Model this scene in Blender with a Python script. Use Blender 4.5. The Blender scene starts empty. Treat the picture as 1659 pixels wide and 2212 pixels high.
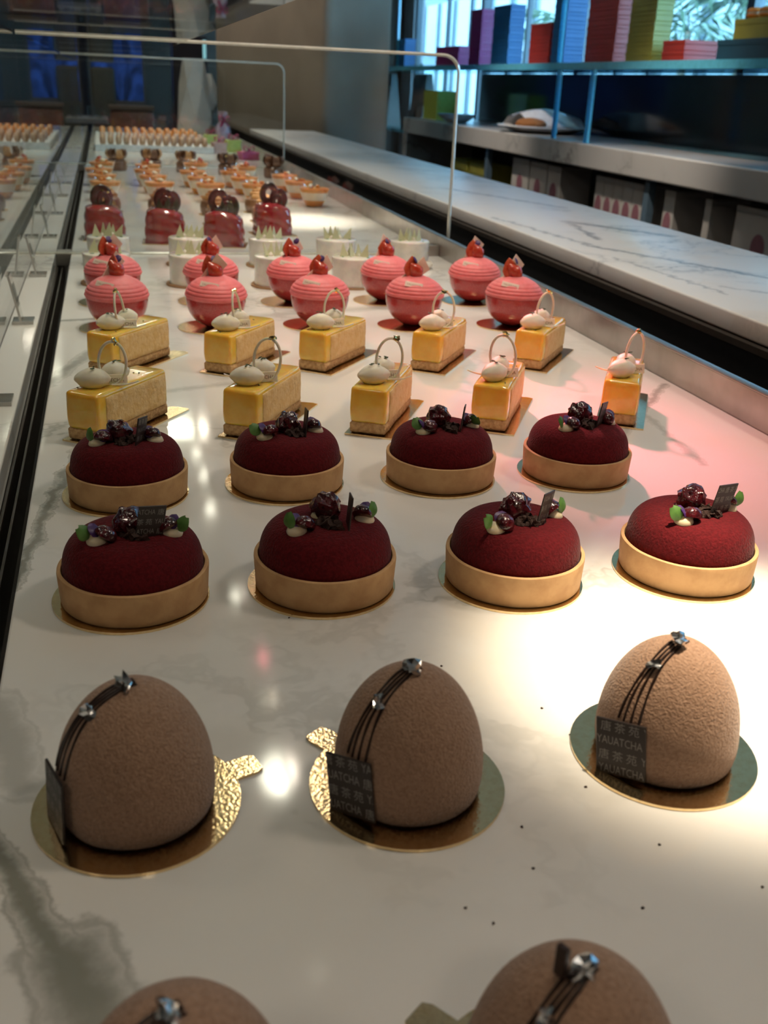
import bpy, bmesh, math, random
from mathutils import Vector, Matrix, noise

S = bpy.context.scene
COL = S.collection
RNG = random.Random(11)
PI = math.pi
ORD = 'first second third fourth fifth sixth seventh eighth ninth tenth eleventh twelfth thirteenth fourteenth'.split()
R = math.radians

# ------------------------------------------------------------------ camera
cam_d = bpy.data.cameras.new('camera')
cam = bpy.data.objects.new('camera', cam_d)
COL.objects.link(cam)
CAM_H = 0.30                                   # eye height above the marble slab (slab top is z = 0)
_r = Vector((0.9674, -0.2498, 0.0412))         # right
_d = Vector((-0.0611, -0.3884, -0.9195))       # down
_f = Vector((0.2457, 0.8870, -0.3910))         # forward
cam.matrix_world = Matrix(((_r.x, -_d.x, -_f.x, 0), (_r.y, -_d.y, -_f.y, 0), (_r.z, -_d.z, -_f.z, CAM_H), (0, 0, 0, 1)))
cam_d.sensor_fit = 'VERTICAL'
cam_d.sensor_height = 36
cam_d.sensor_width = 27
cam_d.lens = 36 * 2168 / 2212
cam_d.clip_start = 0.01
cam_d.clip_end = 200
cam_d.dof.use_dof = True
cam_d.dof.focus_distance = 0.72
cam_d.dof.aperture_fstop = 14
S.camera = cam

# ------------------------------------------------------------------ view, world, light levels
S.view_settings.view_transform = 'Standard'
S.view_settings.look = 'None'
S.view_settings.exposure = 0.0
S.view_settings.gamma = 1
S.view_settings.use_curve_mapping = False
S.cycles.max_bounces = 6
S.cycles.diffuse_bounces = 3
S.cycles.glossy_bounces = 4
S.cycles.transmission_bounces = 4
S.cycles.transparent_max_bounces = 14
S.cycles.use_adaptive_sampling = True
S.cycles.adaptive_threshold = 0.06
S.cycles.sample_clamp_indirect = 6
S.cycles.caustics_reflective = False
S.cycles.caustics_refractive = False
WORLD_COLOR = (0.30, 0.66, 1.0)
WORLD_STRENGTH = 21.0
LAMP_WARM = (1.0, 0.86, 0.70)
LAMP_WIDE = 19.5
FILL_DISCS = [(.26, .45, 2.0, 'added round fill light above the dome cakes'), (.20, -1.3, 3.6, 'added round fill light behind the viewer over the counter'),  # invented ceiling discs that add ambient and front fill
         (-1.3, -.6, 2.6, 'added round fill light over the customer aisle by the entrance'), (-1.3, 1.6, 2.2, 'added round fill light over the customer aisle beside the tarts'),
         (-1.3, 4.2, 5, 'added round fill light over the customer aisle beside the cups'), (-.6, 8.6, 12, 'added round fill light over the dining tables'),
         (1.50, .55, 8, 'added round fill light over the service aisle'), (.36, 6.1, 7, 'added round fill light over the macaron tray and pedestal'), (.10, 7.6, 6, 'added round fill light over the far counter end')]
w = bpy.data.worlds.new('daylight')
S.world = w
w.use_nodes = True
bg = w.node_tree.nodes['Background']
bg.inputs[0].default_value = (*WORLD_COLOR, 1)
bg.inputs[1].default_value = WORLD_STRENGTH

FLOOR_Z, CEIL_Z = -0.92, 1.75

# ------------------------------------------------------------------ material helpers
def lin(c):
    return tuple((v / 12.92 if v <= .04045 else ((v + .055) / 1.055) ** 2.4) for v in c)

def hexc(h):
    return lin(tuple(int(h[i:i + 2], 16) / 255 for i in (0, 2, 4)))

class NT:
    def __init__(self, name):
        self.m = bpy.data.materials.new(name)
        self.m.use_nodes = True
        self.t = self.m.node_tree
        self.b = self.t.nodes['Principled BSDF']
        self.out = self.t.nodes['Material Output']
    def n(self, kind, **kw):
        nd = self.t.nodes.new(kind)
        for k, v in kw.items():
            setattr(nd, k, v)
        return nd
    def l(self, a, b):
        self.t.links.new(a, b)
    def setv(self, sock, v):
        if hasattr(v, 'links') or hasattr(v, 'is_linked'):
            self.l(v, sock)
        else:
            sock.default_value = v
    def math(self, op, a, b=0.0, c=0.0, clamp=False):
        nd = self.n('ShaderNodeMath', operation=op, use_clamp=clamp)
        self.setv(nd.inputs[0], a); self.setv(nd.inputs[1], b); self.setv(nd.inputs[2], c)
        return nd.outputs[0]
    def coord(self, which='Object'):
        if not hasattr(self, '_tc'):
            self._tc = self.n('ShaderNodeTexCoord')
        return self._tc.outputs[which]
    def noise(self, scale, detail=3, rough=.55, vec=None, dist=0.0, out='Fac'):
        nd = self.n('ShaderNodeTexNoise')
        nd.inputs['Scale'].default_value = scale
        nd.inputs['Detail'].default_value = detail
        nd.inputs['Roughness'].default_value = rough
        nd.inputs['Distortion'].default_value = dist
        self.l(vec if vec is not None else self.coord(), nd.inputs['Vector'])
        return nd.outputs[out]
    def smooth(self, x, a, b, to0=0.0, to1=1.0):
        nd = self.n('ShaderNodeMapRange', interpolation_type='SMOOTHSTEP')
        self.l(x, nd.inputs[0])
        for i, v in enumerate((a, b, to0, to1)):
            nd.inputs[i + 1].default_value = v
        return nd.outputs[0]
    def mix(self, fac, a, b):
        nd = self.n('ShaderNodeMix', data_type='RGBA')
        self.setv(nd.inputs['Factor'], fac)
        for s, v in ((nd.inputs[6], a), (nd.inputs[7], b)):
            if isinstance(v, tuple):
                s.default_value = (*v[:3], 1)
            else:
                self.l(v, s)
        return nd.outputs[2]
    def bump(self, height, strength=.5, dist=.001):
        nd = self.n('ShaderNodeBump')
        nd.inputs['Strength'].default_value = strength
        nd.inputs['Distance'].default_value = dist
        self.l(height, nd.inputs['Height'])
        self.l(nd.outputs[0], self.b.inputs['Normal'])

MATS = {}
def mat(name, color, rough=.5, metal=0.0, color2=None, vscale=60, vrange=(.35, .7), bump=None, coat=0, sheen=0, sss=0,
        sss_color=None, emit=None, spec=.5, trans=0, alpha=1, coat_rough=.05):
    if name in MATS:
        return MATS[name]
    k = NT(name)
    b = k.b
    if color2 is None:
        color2 = tuple(min(1, c * .86) for c in color)
    f = k.smooth(k.noise(vscale), *vrange)
    k.l(k.mix(f, color, color2), b.inputs['Base Color'])
    b.inputs['Roughness'].default_value = rough
    b.inputs['Metallic'].default_value = metal
    b.inputs['Specular IOR Level'].default_value = spec
    if coat:
        b.inputs['Coat Weight'].default_value = coat
        b.inputs['Coat Roughness'].default_value = coat_rough
    if sheen:
        b.inputs['Sheen Weight'].default_value = sheen
        b.inputs['Sheen Roughness'].default_value = .4
    if sss:
        b.inputs['Subsurface Weight'].default_value = 1
        b.inputs['Subsurface Radius'].default_value = sss_color or (1, .6, .3)
        b.inputs['Subsurface Scale'].default_value = sss
    if trans:
        b.inputs['Transmission Weight'].default_value = trans
    if emit:
        b.inputs['Emission Color'].default_value = (*emit[0], 1)
        b.inputs['Emission Strength'].default_value = emit[1]
        k.m.cycles.emission_sampling = 'NONE'          # the lamp beside it does the lighting
    if bump:
        sc, st, di = bump
        k.bump(k.noise(sc, 2), st, di)
    MATS[name] = k.m
    return k.m

def clear_glass(name, tint=(.96, .985, .98), rough=.01, gloss=(1, 1, 1), f0=.04):
    """clear pane: see-through with the mirror reflection growing towards grazing angles (Schlick)"""
    k = NT(name)
    t = k.t
    t.nodes.remove(k.b)
    tr = k.n('ShaderNodeBsdfTransparent'); tr.inputs[0].default_value = (*tint, 1)
    gl = k.n('ShaderNodeBsdfGlossy'); gl.inputs[0].default_value = (*gloss, 1); gl.inputs['Roughness'].default_value = rough
    g = k.n('ShaderNodeNewGeometry')
    dp = k.n('ShaderNodeVectorMath', operation='DOT_PRODUCT')
    k.l(g.outputs['Normal'], dp.inputs[0]); k.l(g.outputs['Incoming'], dp.inputs[1])
    c = k.math('ABSOLUTE', dp.outputs['Value'])
    p = k.math('POWER', k.math('SUBTRACT', 1.0, c, clamp=True), 5.0)
    f = k.math('MULTIPLY_ADD', p, 1 - f0, f0, clamp=True)
    mx = k.n('ShaderNodeMixShader')
    k.l(f, mx.inputs[0]); k.l(tr.outputs[0], mx.inputs[1]); k.l(gl.outputs[0], mx.inputs[2])
    k.l(mx.outputs[0], k.out.inputs[0])
    MATS[name] = k.m
    return k.m

def marble(name, base, vein, veins=(), rough=.09, vscale=3.0, faint=.35, warm=None, amp=.03, cloud=.25, seed=0.0):
    """white marble: faint noise veining plus named veins (polyline pieces in metres with widths)"""
    k = NT(name)
    mp = k.n('ShaderNodeMapping')
    mp.inputs['Location'].default_value = (seed, seed * .7, 0)
    k.l(k.coord(), mp.inputs['Vector'])
    v0 = mp.outputs[0]
    warp = k.noise(5, 5, .6, v0, out='Color')
    sub = k.n('ShaderNodeVectorMath', operation='SUBTRACT'); k.l(warp, sub.inputs[0]); sub.inputs[1].default_value = (.5, .5, .5)
    scl = k.n('ShaderNodeVectorMath', operation='SCALE'); k.l(sub.outputs[0], scl.inputs[0]); scl.inputs['Scale'].default_value = .35
    add = k.n('ShaderNodeVectorMath', operation='ADD'); k.l(v0, add.inputs[0]); k.l(scl.outputs[0], add.inputs[1])
    n1 = k.noise(vscale, 6, .55, add.outputs[0])
    ridge = k.math('ABSOLUTE', k.math('SUBTRACT', n1, .5))
    thin = k.smooth(ridge, .0, .016, 1, 0)
    wide = k.smooth(ridge, .0, .07, 1, 0)
    mask = k.smooth(k.noise(vscale * .9, 2, .5, v0), .45, .65)
    fac = k.math('MULTIPLY', k.math('ADD', k.math('MULTIPLY', thin, .65), k.math('MULTIPLY', wide, .35)), k.math('MULTIPLY', mask, faint))
    if veins:
        w2 = k.noise(38, 4, .65, v0, out='Color')
        s2 = k.n('ShaderNodeVectorMath', operation='SUBTRACT'); k.l(w2, s2.inputs[0]); s2.inputs[1].default_value = (.5, .5, .5)
        c2 = k.n('ShaderNodeVectorMath', operation='SCALE'); k.l(s2.outputs[0], c2.inputs[0]); c2.inputs['Scale'].default_value = amp
        a2 = k.n('ShaderNodeVectorMath', operation='ADD'); k.l(k.coord(), a2.inputs[0]); k.l(c2.outputs[0], a2.inputs[1])
        sp = k.n('ShaderNodeSeparateXYZ'); k.l(a2.outputs[0], sp.inputs[0])
        X, Y = sp.outputs[0], sp.outputs[1]
        for (ax, ay), (bx, by), wd, st in veins:
            dx, dy = bx - ax, by - ay
            L2 = dx * dx + dy * dy
            px = k.math('SUBTRACT', X, ax); py = k.math('SUBTRACT', Y, ay)
            tt = k.math('DIVIDE', k.math('ADD', k.math('MULTIPLY', px, dx), k.math('MULTIPLY', py, dy)), L2, clamp=True)
            qx = k.math('SUBTRACT', px, k.math('MULTIPLY', tt, dx)); qy = k.math('SUBTRACT', py, k.math('MULTIPLY', tt, dy))
            d = k.math('SQRT', k.math('ADD', k.math('MULTIPLY', qx, qx), k.math('MULTIPLY', qy, qy)))
            core = k.smooth(d, wd * .12, wd, min(1, st * 1.25), 0)
            edge = k.smooth(k.math('ABSOLUTE', k.math('SUBTRACT', d, wd * .75)), 0, wd * .22, st * .6, 0)
            fac = k.math('MAXIMUM', fac, k.math('MAXIMUM', k.math('MULTIPLY', core, .88), edge))
    cl = k.smooth(k.noise(1.8, 3, .5, add.outputs[0]), .4, .75)
    col = k.mix(k.math('MULTIPLY', cl, cloud), base, tuple(b * .80 for b in base))
    col = k.mix(fac, col, vein)
    if warm:
        col = k.mix(k.math('MULTIPLY', k.smooth(k.noise(7, 3, .5, v0), .5, .7), .4), col, warm)
    k.l(col, k.b.inputs['Base Color'])
    k.b.inputs['Roughness'].default_value = rough
    k.b.inputs['Specular IOR Level'].default_value = .5
    MATS[name] = k.m
    return k.m

# ------------------------------------------------------------------ geometry helpers: every shape is (verts, faces)
def lathe(prof, n=48, wob=None):
    v, f = [], []
    idx = []
    for (r, z) in prof:
        if r < 1e-7:
            v.append((0, 0, z)); idx.append([len(v) - 1] * n)
        else:
            row = []
            for i in range(n):
                a = 2 * PI * i / n
                rr = r + (wob(a, z) if wob else 0)
                v.append((rr * math.cos(a), rr * math.sin(a), z)); row.append(len(v) - 1)
            idx.append(row)
    for a, b in zip(idx, idx[1:]):
        for i in range(n):
            j = (i + 1) % n
            q = [a[i], a[j], b[j], b[i]]
            u = []
            for x in q:
                if x not in u:
                    u.append(x)
            if len(u) > 2:
                f.append(tuple(u))
    return v, f

def boxg(sx, sy, sz, c=(0, 0, 0), bevel=0.0, seg=2):
    bm = bmesh.new()
    bmesh.ops.create_cube(bm, size=1)
    for q in bm.verts:
        q.co = Vector((q.co.x * sx, q.co.y * sy, q.co.z * sz))
    if bevel:
        bmesh.ops.bevel(bm, geom=bm.edges[:], offset=bevel, segments=seg, profile=.5, affect='EDGES')
    bm.verts.index_update()
    v = [(q.co.x + c[0], q.co.y + c[1], q.co.z + c[2]) for q in bm.verts]
    f = [tuple(q.index for q in p.verts) for p in bm.faces]
    bm.free()
    return v, f

def span(x0, x1, y0, y1, z0, z1, bevel=0, seg=2):
    return boxg(x1 - x0, y1 - y0, z1 - z0, ((x0 + x1) / 2, (y0 + y1) / 2, (z0 + z1) / 2), bevel, seg)

def tube(pts, r, n=8, taper=None, flat=1.0, closed=False):
    pts = [Vector(p) for p in pts]
    v, f = [], []
    m = len(pts)
    up = Vector((0, 0, 1))
    prev = None
    for i, p in enumerate(pts):
        if closed:
            t = pts[(i + 1) % m] - pts[i - 1]
        else:
            t = pts[min(i + 1, m - 1)] - pts[max(i - 1, 0)]
        t.normalize()
        if prev is None:
            a = t.cross(up if abs(t.z) < .95 else Vector((1, 0, 0))).normalized()
        else:
            a = (prev - t * prev.dot(t)).normalized()
        prev = a
        b = t.cross(a)
        rr = r * (taper(i / max(1, m - 1)) if taper else 1)
        for k in range(n):
            an = 2 * PI * k / n
            q = p + a * math.cos(an) * rr + b * math.sin(an) * rr * flat
            v.append(tuple(q))
    for i in range(m if closed else m - 1):
        j = (i + 1) % m
        for k in range(n):
            l = (k + 1) % n
            f.append((i * n + k, i * n + l, j * n + l, j * n + k))
    if not closed:
        f.append(tuple(range(n))[::-1]); f.append(tuple((m - 1) * n + k for k in range(n)))
    return v, f

def ellip(rx, ry, rz, c=(0, 0, 0), nu=20, nv=12, point=0.0, lump=0.0, seed=0):
    """ellipsoid; point > 0 draws the +-x ends out to tips (a quenelle); lump adds bumpy relief"""
    v, f = lathe([(math.sin(PI * i / nv), -math.cos(PI * i / nv)) for i in range(nv + 1)], nu)
    o = []
    for x, y, z in v:
        # axis of the lathe becomes x
        X, Y, Z = z, x, y
        s = 1 - point * abs(X) ** 1.5
        q = Vector((X * rx, Y * ry * s, Z * rz * s))
        if lump:
            q *= 1 + lump * noise.noise(Vector((X, Y, Z)) * 2.3 + Vector((seed * 3.1, seed, 0)))
        o.append((q.x + c[0], q.y + c[1], q.z + c[2]))
    return o, f

def prism(poly, z0, z1):
    n = len(poly)
    v = [(x, y, z0) for x, y in poly] + [(x, y, z1) for x, y in poly]
    f = [tuple(range(n))[::-1], tuple(range(n, 2 * n))] + [(i, (i + 1) % n, n + (i + 1) % n, n + i) for i in range(n)]
    return v, f

def slabg(poly, t):
    """a polygon in the x-z plane with thickness t in y"""
    n = len(poly)
    v = [(x, -t / 2, z) for x, z in poly] + [(x, t / 2, z) for x, z in poly]
    f = [tuple(range(n)), tuple(range(n, 2 * n))[::-1]] + [(i, n + i, n + (i + 1) % n, (i + 1) % n) for i in range(n)]
    return v, f

def flake(r, seed=0, flat=.5):
    rg = random.Random(seed)
    bm = bmesh.new()
    bmesh.ops.create_icosphere(bm, subdivisions=2, radius=r)
    for q in bm.verts:
        s = rg.uniform(.25, 1.45)
        q.co = Vector((q.co.x * s, q.co.y * s * .8, q.co.z * s * flat))
    v = [tuple(q.co) for q in bm.verts]
    bm.verts.index_update()
    f = [tuple(q.index for q in p.verts) for p in bm.faces]
    bm.free()
    return v, f

def merge(*gs):
    v, f = [], []
    for a, b in gs:
        o = len(v)
        v += a
        f += [tuple(i + o for i in q) for q in b]
    return v, f

def xf(g, loc=(0, 0, 0), rot=(0, 0, 0), sc=(1, 1, 1)):
    m = Matrix.Translation(loc) @ Matrix.Rotation(rot[2], 4, 'Z') @ Matrix.Rotation(rot[1], 4, 'Y') @ Matrix.Rotation(rot[0], 4, 'X') @ Matrix.Diagonal((*sc, 1))
    return [tuple(m @ Vector(p)) for p in g[0]], g[1]

def me(name, g, m, smooth=True, angle=40):
    d = bpy.data.meshes.new(name)
    d.from_pydata(g[0], [], g[1])
    bm = bmesh.new(); bm.from_mesh(d)
    bmesh.ops.recalc_face_normals(bm, faces=bm.faces[:])
    if smooth:
        lim = R(angle)
        for e in bm.edges:
            e.smooth = not (len(e.link_faces) == 2 and e.calc_face_angle(0) > lim)
        for p in bm.faces:
            p.smooth = True
    bm.to_mesh(d); bm.free()
    d.materials.append(m)
    d.update()
    return d

def ob(name, mesh, parent=None, loc=(0, 0, 0), rot=(0, 0, 0), sc=(1, 1, 1)):
    o = bpy.data.objects.new(name, mesh)
    COL.objects.link(o)
    o.location = loc; o.rotation_euler = rot; o.scale = sc
    if parent:
        o.parent = parent
    return o

def tag(o, label, cat, group=None):
    o['label'] = label; o['category'] = cat
    if group:
        o['group'] = group
    return o

def thing(name, label, cat, loc=(0, 0, 0), rz=0.0, group=None):
    o = bpy.data.objects.new(name, None)
    COL.objects.link(o)
    o.empty_display_size = .02
    o.location = loc; o.rotation_euler = (0, 0, rz)
    return tag(o, label, cat, group)

def struct(name, g, m, smooth=False):
    o = ob(name, me(name, g, m, smooth))
    o['kind'] = 'structure'
    return o

# ------------------------------------------------------------------ lettering
_fc = {}
def glyphs(s):
    if s in _fc:
        return _fc[s]
    cu = bpy.data.curves.new('lettering_source', 'FONT')
    cu.body = s; cu.resolution_u = 2; cu.fill_mode = 'FRONT'
    o = bpy.data.objects.new('lettering_source', cu)
    COL.objects.link(o)
    bpy.context.view_layer.update()
    dg = bpy.context.evaluated_depsgraph_get()
    d = bpy.data.meshes.new_from_object(o.evaluated_get(dg))
    v = [(q.co.x, q.co.y) for q in d.vertices]; f = [tuple(p.vertices) for p in d.polygons]
    bpy.data.meshes.remove(d); bpy.data.objects.remove(o); bpy.data.curves.remove(cu)
    x0 = min(p[0] for p in v)
    _fc[s] = ([(x - x0, y) for x, y in v], f, max(p[0] for p in v) - x0)
    return _fc[s]

def text_rows(rows, w_, h_, y):
    """rows: (string, x, z, height); flat letters facing -y, cut off at the edges of a w_ x h_ plate centred on the origin"""
    bm = bmesh.new()
    for s, x, z, hh, xs in rows:
        v, f, wd = glyphs(s)
        k = hh / .70
        vs = [bm.verts.new((x + a * k * xs, y, z + b * k)) for a, b in v]
        for q in f:
            try:
                bm.faces.new([vs[i] for i in q])
            except ValueError:
                pass
    for co, no in (((w_ / 2, 0, 0), (1, 0, 0)), ((-w_ / 2, 0, 0), (-1, 0, 0)), ((0, 0, h_ / 2), (0, 0, 1)), ((0, 0, -h_ / 2), (0, 0, -1))):
        bmesh.ops.bisect_plane(bm, geom=bm.verts[:] + bm.edges[:] + bm.faces[:], plane_co=co, plane_no=no, clear_outer=True)
    bm.verts.index_update()
    g = ([tuple(q.co) for q in bm.verts], [tuple(q.index for q in p.verts) for p in bm.faces])
    bm.free()
    return g

# ------------------------------------------------------------------ materials
M_SLAB = marble('display_marble', (.80, .775, .73), (.20, .20, .16), veins=[
    ((-.075, .375), (-.048, .326), .010, .8), ((-.048, .326), (-.033, .295), .012, .95), ((-.033, .295), (-.020, .262), .022, .9),
    ((-.020, .262), (-.030, .20), .026, .8), ((-.072, .47), (-.055, .40), .016, .45),
    ((-.072, .60), (-.057, .743), .007, .75), ((-.057, .743), (-.040, .85), .006, .7), ((-.040, .85), (-.02, .90), .008, .4),
    ((-.075, 1.06), (-.03, 1.20), .012, .5), ((-.075, 1.36), (.04, 1.39), .008, .6), ((.60, .99), (.52, .90), .007, .55), ((.52, .90), (.44, .80), .009, .4), ((.52, .90), (.50, .74), .006, .3),
    ((.36, .52), (.40, .63), .005, .35), ((.12, 1.36), (.40, 1.43), .022, .4), ((-.03, 1.0), (.16, 1.06), .010, .3), ((.10, .50), (.17, .54), .006, .2)],
    rough=.075, vscale=2.2, faint=.6, amp=.022, warm=(.80, .73, .62), cloud=.18)
M_WORK = marble('worktop_marble', (.76, .76, .76), (.16, .19, .23), veins=[
    ((.95, 1.30), (.80, 1.62), .012, .8), ((.80, 1.62), (.76, 2.0), .008, .6), ((1.02, 1.75), (.90, 1.95), .02, .75), ((.90, 1.95), (.85, 1.70), .01, .7),
    ((1.0, 2.2), (.85, 2.6), .015, .6), ((.80, 1.2), (.78, 1.5), .006, .5), ((1.05, 1.0), (.82, 1.25), .008, .4)],
    rough=.28, vscale=3.2, faint=.6, amp=.05, seed=4.0, warm=(.74, .66, .58))
M_BACK = marble('rear_counter_marble', (.55, .54, .53), (.14, .14, .13), rough=.2, vscale=2.0, faint=.7, seed=9.0)
M_GLASS = clear_glass('clear_glass')
M_SHELF = clear_glass('shelf_glass', tint=(.90, .95, .94))
M_BLUEGL = clear_glass('blue_glass', tint=(.50, .74, .84), gloss=(.75, .95, 1))
M_CUP = clear_glass('cup_glass', tint=(.97, .97, .96))
M_EDGE = mat('polished_glass_edge', (.78, .76, .66), .12, spec=.8, coat=.6)
M_BEDGE = mat('lit_blue_glass_edge', (.14, .60, .85), .15, spec=.8, coat=.6)  # light piped through the glass, painted as a bright cyan edge
M_STEEL = mat('brushed_steel', (.50, .48, .45), .33, 1.0, color2=(.42, .40, .37), vscale=20)
M_BLACK = mat('black_lining', (.008, .008, .009), .45)
M_BROWN = mat('dark_bronze_lining', (.035, .028, .022), .4, bump=(60, .2, .001))
M_CAB = mat('cabinet_panel', (.06, .055, .05), .5)

M_GOLD = mat('gold_card', (.95, .73, .42), .14, 1.0, color2=(.88, .64, .33), vscale=300, bump=(520, .22, .0006))
M_SILVER = mat('silver_leaf', (.88, .88, .88), .16, 1.0)
M_LEAFGOLD = mat('gold_leaf', (1.0, .78, .34), .14, 1.0)
M_COCOA = mat('cocoa_velvet', (.41, .255, .17), .95, color2=(.32, .19, .122), vscale=600, bump=(820, .85, .0014), sheen=.25, spec=.2)
M_CHOC = mat('dark_chocolate', (.028, .013, .009), .32, coat=.25)
M_PLAQ = mat('chocolate_plaque', (.030, .020, .017), .42)
M_PRINT = mat('grey_print', (.27, .25, .23), .5)
M_RED = mat('red_velvet', (.115, .006, .009), .92, color2=(.075, .004, .006), vscale=500, bump=(620, .8, .0011), sheen=.08, spec=.15)
M_CRUST = mat('baked_shortcrust', (.62, .37, .17), .75, color2=(.52, .29, .125), vscale=70, bump=(240, .35, .0008))
M_CREAM = mat('vanilla_cream', (.78, .66, .47), .5, sss=.002, sss_color=(1, .8, .5))
M_CHERRY = mat('glazed_cherry', (.085, .006, .010), .22, color2=(.02, .003, .005), vscale=250, coat=.6, bump=(330, .6, .0016))
M_PETAL = mat('violet_petal', (.045, .012, .10), .45, color2=(.10, .03, .14), vscale=200)
M_GREEN = mat('green_leaf', (.10, .22, .045), .45, color2=(.06, .15, .03), vscale=200)
M_CRUMB = mat('chocolate_crumb', (.035, .012, .007), .8, bump=(400, 1, .002))
M_CURD = mat('yuzu_curd', (.90, .58, .085), .14, color2=(.86, .50, .06), vscale=90, sss=.006, sss_color=(1, .55, .12), coat=.8)
M_MOUSSE = mat('pale_mousse', (.80, .55, .25), .6, color2=(.74, .46, .17), vscale=110, bump=(260, .9, .0016))
M_BISCUIT = mat('biscuit_base', (.66, .42, .20), .85, color2=(.48, .27, .11), vscale=260, bump=(330, 1, .0022))
M_QUEN = mat('whipped_quenelle', (.82, .76, .62), .5, sss=.003, sss_color=(1, .85, .6), bump=(90, .25, .0012))
M_WCHOC = mat('white_chocolate', (.86, .80, .64), .4, sss=.001)
M_WPRINT = mat('brown_print', (.24, .13, .06), .5)
M_THYME = mat('thyme', (.035, .065, .02), .6)
M_PINK = mat('pink_cream', (.80, .20, .21), .55, color2=(.74, .165, .175), vscale=120, sss=.002, sss_color=(1, .4, .35), bump=(420, .3, .0006))
M_SHELLR = mat('red_shell', (.42, .022, .026), .26, color2=(.50, .06, .05), vscale=700, coat=.4, bump=(500, .2, .0006))
M_STRAW = mat('strawberry', (.46, .035, .018), .22, color2=(.62, .14, .06), vscale=120, coat=.6)
M_SHARD = mat('pale_pink_chocolate', (.80, .60, .50), .4)
M_DRUM = mat('white_glaze', (.78, .74, .67), .2, coat=.5, sss=.002)
M_SPIKE = mat('green_white_chocolate', (.56, .56, .34), .4, color2=(.48, .49, .28))
M_MERI = mat('meringue_drop', (.80, .74, .64), .6)
M_KRAFT = mat('kraft_card', (.40, .23, .11), .7)
M_RASP = mat('raspberry_glaze', (.36, .018, .022), .16, color2=(.25, .012, .016), vscale=60, coat=.8)
M_CARAM = mat('caramel_sponge', (.52, .27, .10), .55, color2=(.40, .18, .06), vscale=90)
M_MILKC = mat('milk_chocolate', (.20, .095, .045), .4, color2=(.14, .06, .03), vscale=80)
M_ORANGE = mat('orange_jelly', (.72, .27, .04), .3, sss=.003)
M_PANNA = mat('panna_cotta', (.78, .66, .50), .45)
M_MACB = mat('brown_macaron', (.48, .29, .17), .7, color2=(.40, .22, .13))
M_MACO = mat('orange_macaron', (.80, .30, .06), .7, color2=(.70, .22, .04))
M_MACG = mat('grey_pink_macaron', (.46, .30, .25), .7)
M_FILL = mat('macaron_filling', (.60, .42, .28), .6)
M_TRAY = mat('white_tray', (.72, .71, .68), .35)

# ------------------------------------------------------------------ room shell
X0, X1, Y0, Y1 = -4.0, 3.3, -3.0, 12.0
M_FLOOR = mat('dark_stone_floor', (.045, .043, .042), .3, vscale=4)
M_CEIL = mat('ceiling_paint', (.55, .51, .46), .8, vscale=3)
M_WALLW = mat('warm_dark_wall', (.11, .088, .072), .7, vscale=3)
M_WALLG = mat('grey_wall', (.30, .31, .33), .7, vscale=3)
M_FRAME = mat('dark_window_frame', (.05, .07, .09), .4)
struct('floor', span(X0, X1, Y0, Y1, FLOOR_Z - .1, FLOOR_Z), M_FLOOR)
struct('ceiling', span(X0, X1, Y0, Y1, CEIL_Z, CEIL_Z + .1), M_CEIL)
struct('wall_left', span(X0 - .1, X0, Y0, Y1, FLOOR_Z, CEIL_Z), M_WALLW)
struct('wall_back', span(X0, X1, Y1, Y1 + .1, FLOOR_Z, CEIL_Z), M_WALLW)
struct('wall_near', span(X0, X1, Y0 - .1, Y0, FLOOR_Z, CEIL_Z), M_WALLW)
# window wall: a sill wall, a head, end piers; the openings between are real
WZ0, WZ1, WY0, WY1 = -.30, 1.45, 1.0, 11.6
struct('wall_right', merge(span(X1, X1 + .12, Y0, Y1, FLOOR_Z, WZ0), span(X1, X1 + .12, Y0, Y1, WZ1, CEIL_Z),
                           span(X1, X1 + .12, Y0, WY0, WZ0, WZ1), span(X1, X1 + .12, WY1, Y1, WZ0, WZ1)), M_WALLG)
nwin = 5
for i in range(nwin):
    a = WY0 + (WY1 - WY0) * i / nwin; b = WY0 + (WY1 - WY0) * (i + 1) / nwin
    wroot = bpy.data.objects.new('window_%d' % (i + 1), None); COL.objects.link(wroot)
    wroot.location = (X1 + .06, (a + b) / 2, WZ0); wroot['kind'] = 'structure'
    h = WZ1 - WZ0; L = b - a
    fr = merge(span(-.03, .03, -L / 2, -L / 2 + .035, 0, h), span(-.03, .03, L / 2 - .035, L / 2, 0, h), span(-.03, .03, -L / 2, L / 2, 0, .05), span(-.03, .03, -L / 2, L / 2, h - .05, h))
    ob('window_frame', me('window_frame', fr, M_FRAME, False), wroot)
    ob('mullion', me('mullion', span(-.02, .02, -.015, .015, .05, h - .05), M_FRAME, False), wroot)
    for s in (-1, 1):
        ob('pane', me('pane', boxg(.006, L / 2 - .05, h - .1, (0, s * (L / 4 - .01), h / 2)), M_BLUEGL if False else M_GLASS, False), wroot)

# outside the window: a pale gridded facade and garden palms
M_FAC = mat('blue_grey_facade', (.035, .055, .07), .6, vscale=.5)
M_FGL = mat('facade_glass', (.02, .035, .045), .15, vscale=.4)
M_FPALE = mat('facade_reflecting_glass', (.15, .17, .17), .5, vscale=.4)  # reflecting panes, their brightness painted as a paler colour
fac = thing('office_building', 'blue-grey gridded building facade seen through the window', 'building', (9.5, 14.0, FLOOR_Z))
ob('facade_wall', me('facade_wall', span(0, .3, -14, 36.5, 0, 9), M_FAC, False), fac)
gl_m = [me('facade_window', boxg(.08, 1.0, 1.35, (0, 0, 0), 0), m_, False) for m_ in (M_FGL, M_FPALE)]
for r_ in range(5):
    for c_ in range(34):
        ob('facade_window', gl_m[(c_ * 3 + r_ * 2) % 5 in (0, 2, 3)], fac, (-.02, -13.2 + c_ * 1.45, 1.0 + r_ * 1.75))
M_PALM = mat('palm_frond', (.022, .045, .018), .5, color2=(.035, .065, .028), vscale=3)
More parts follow.
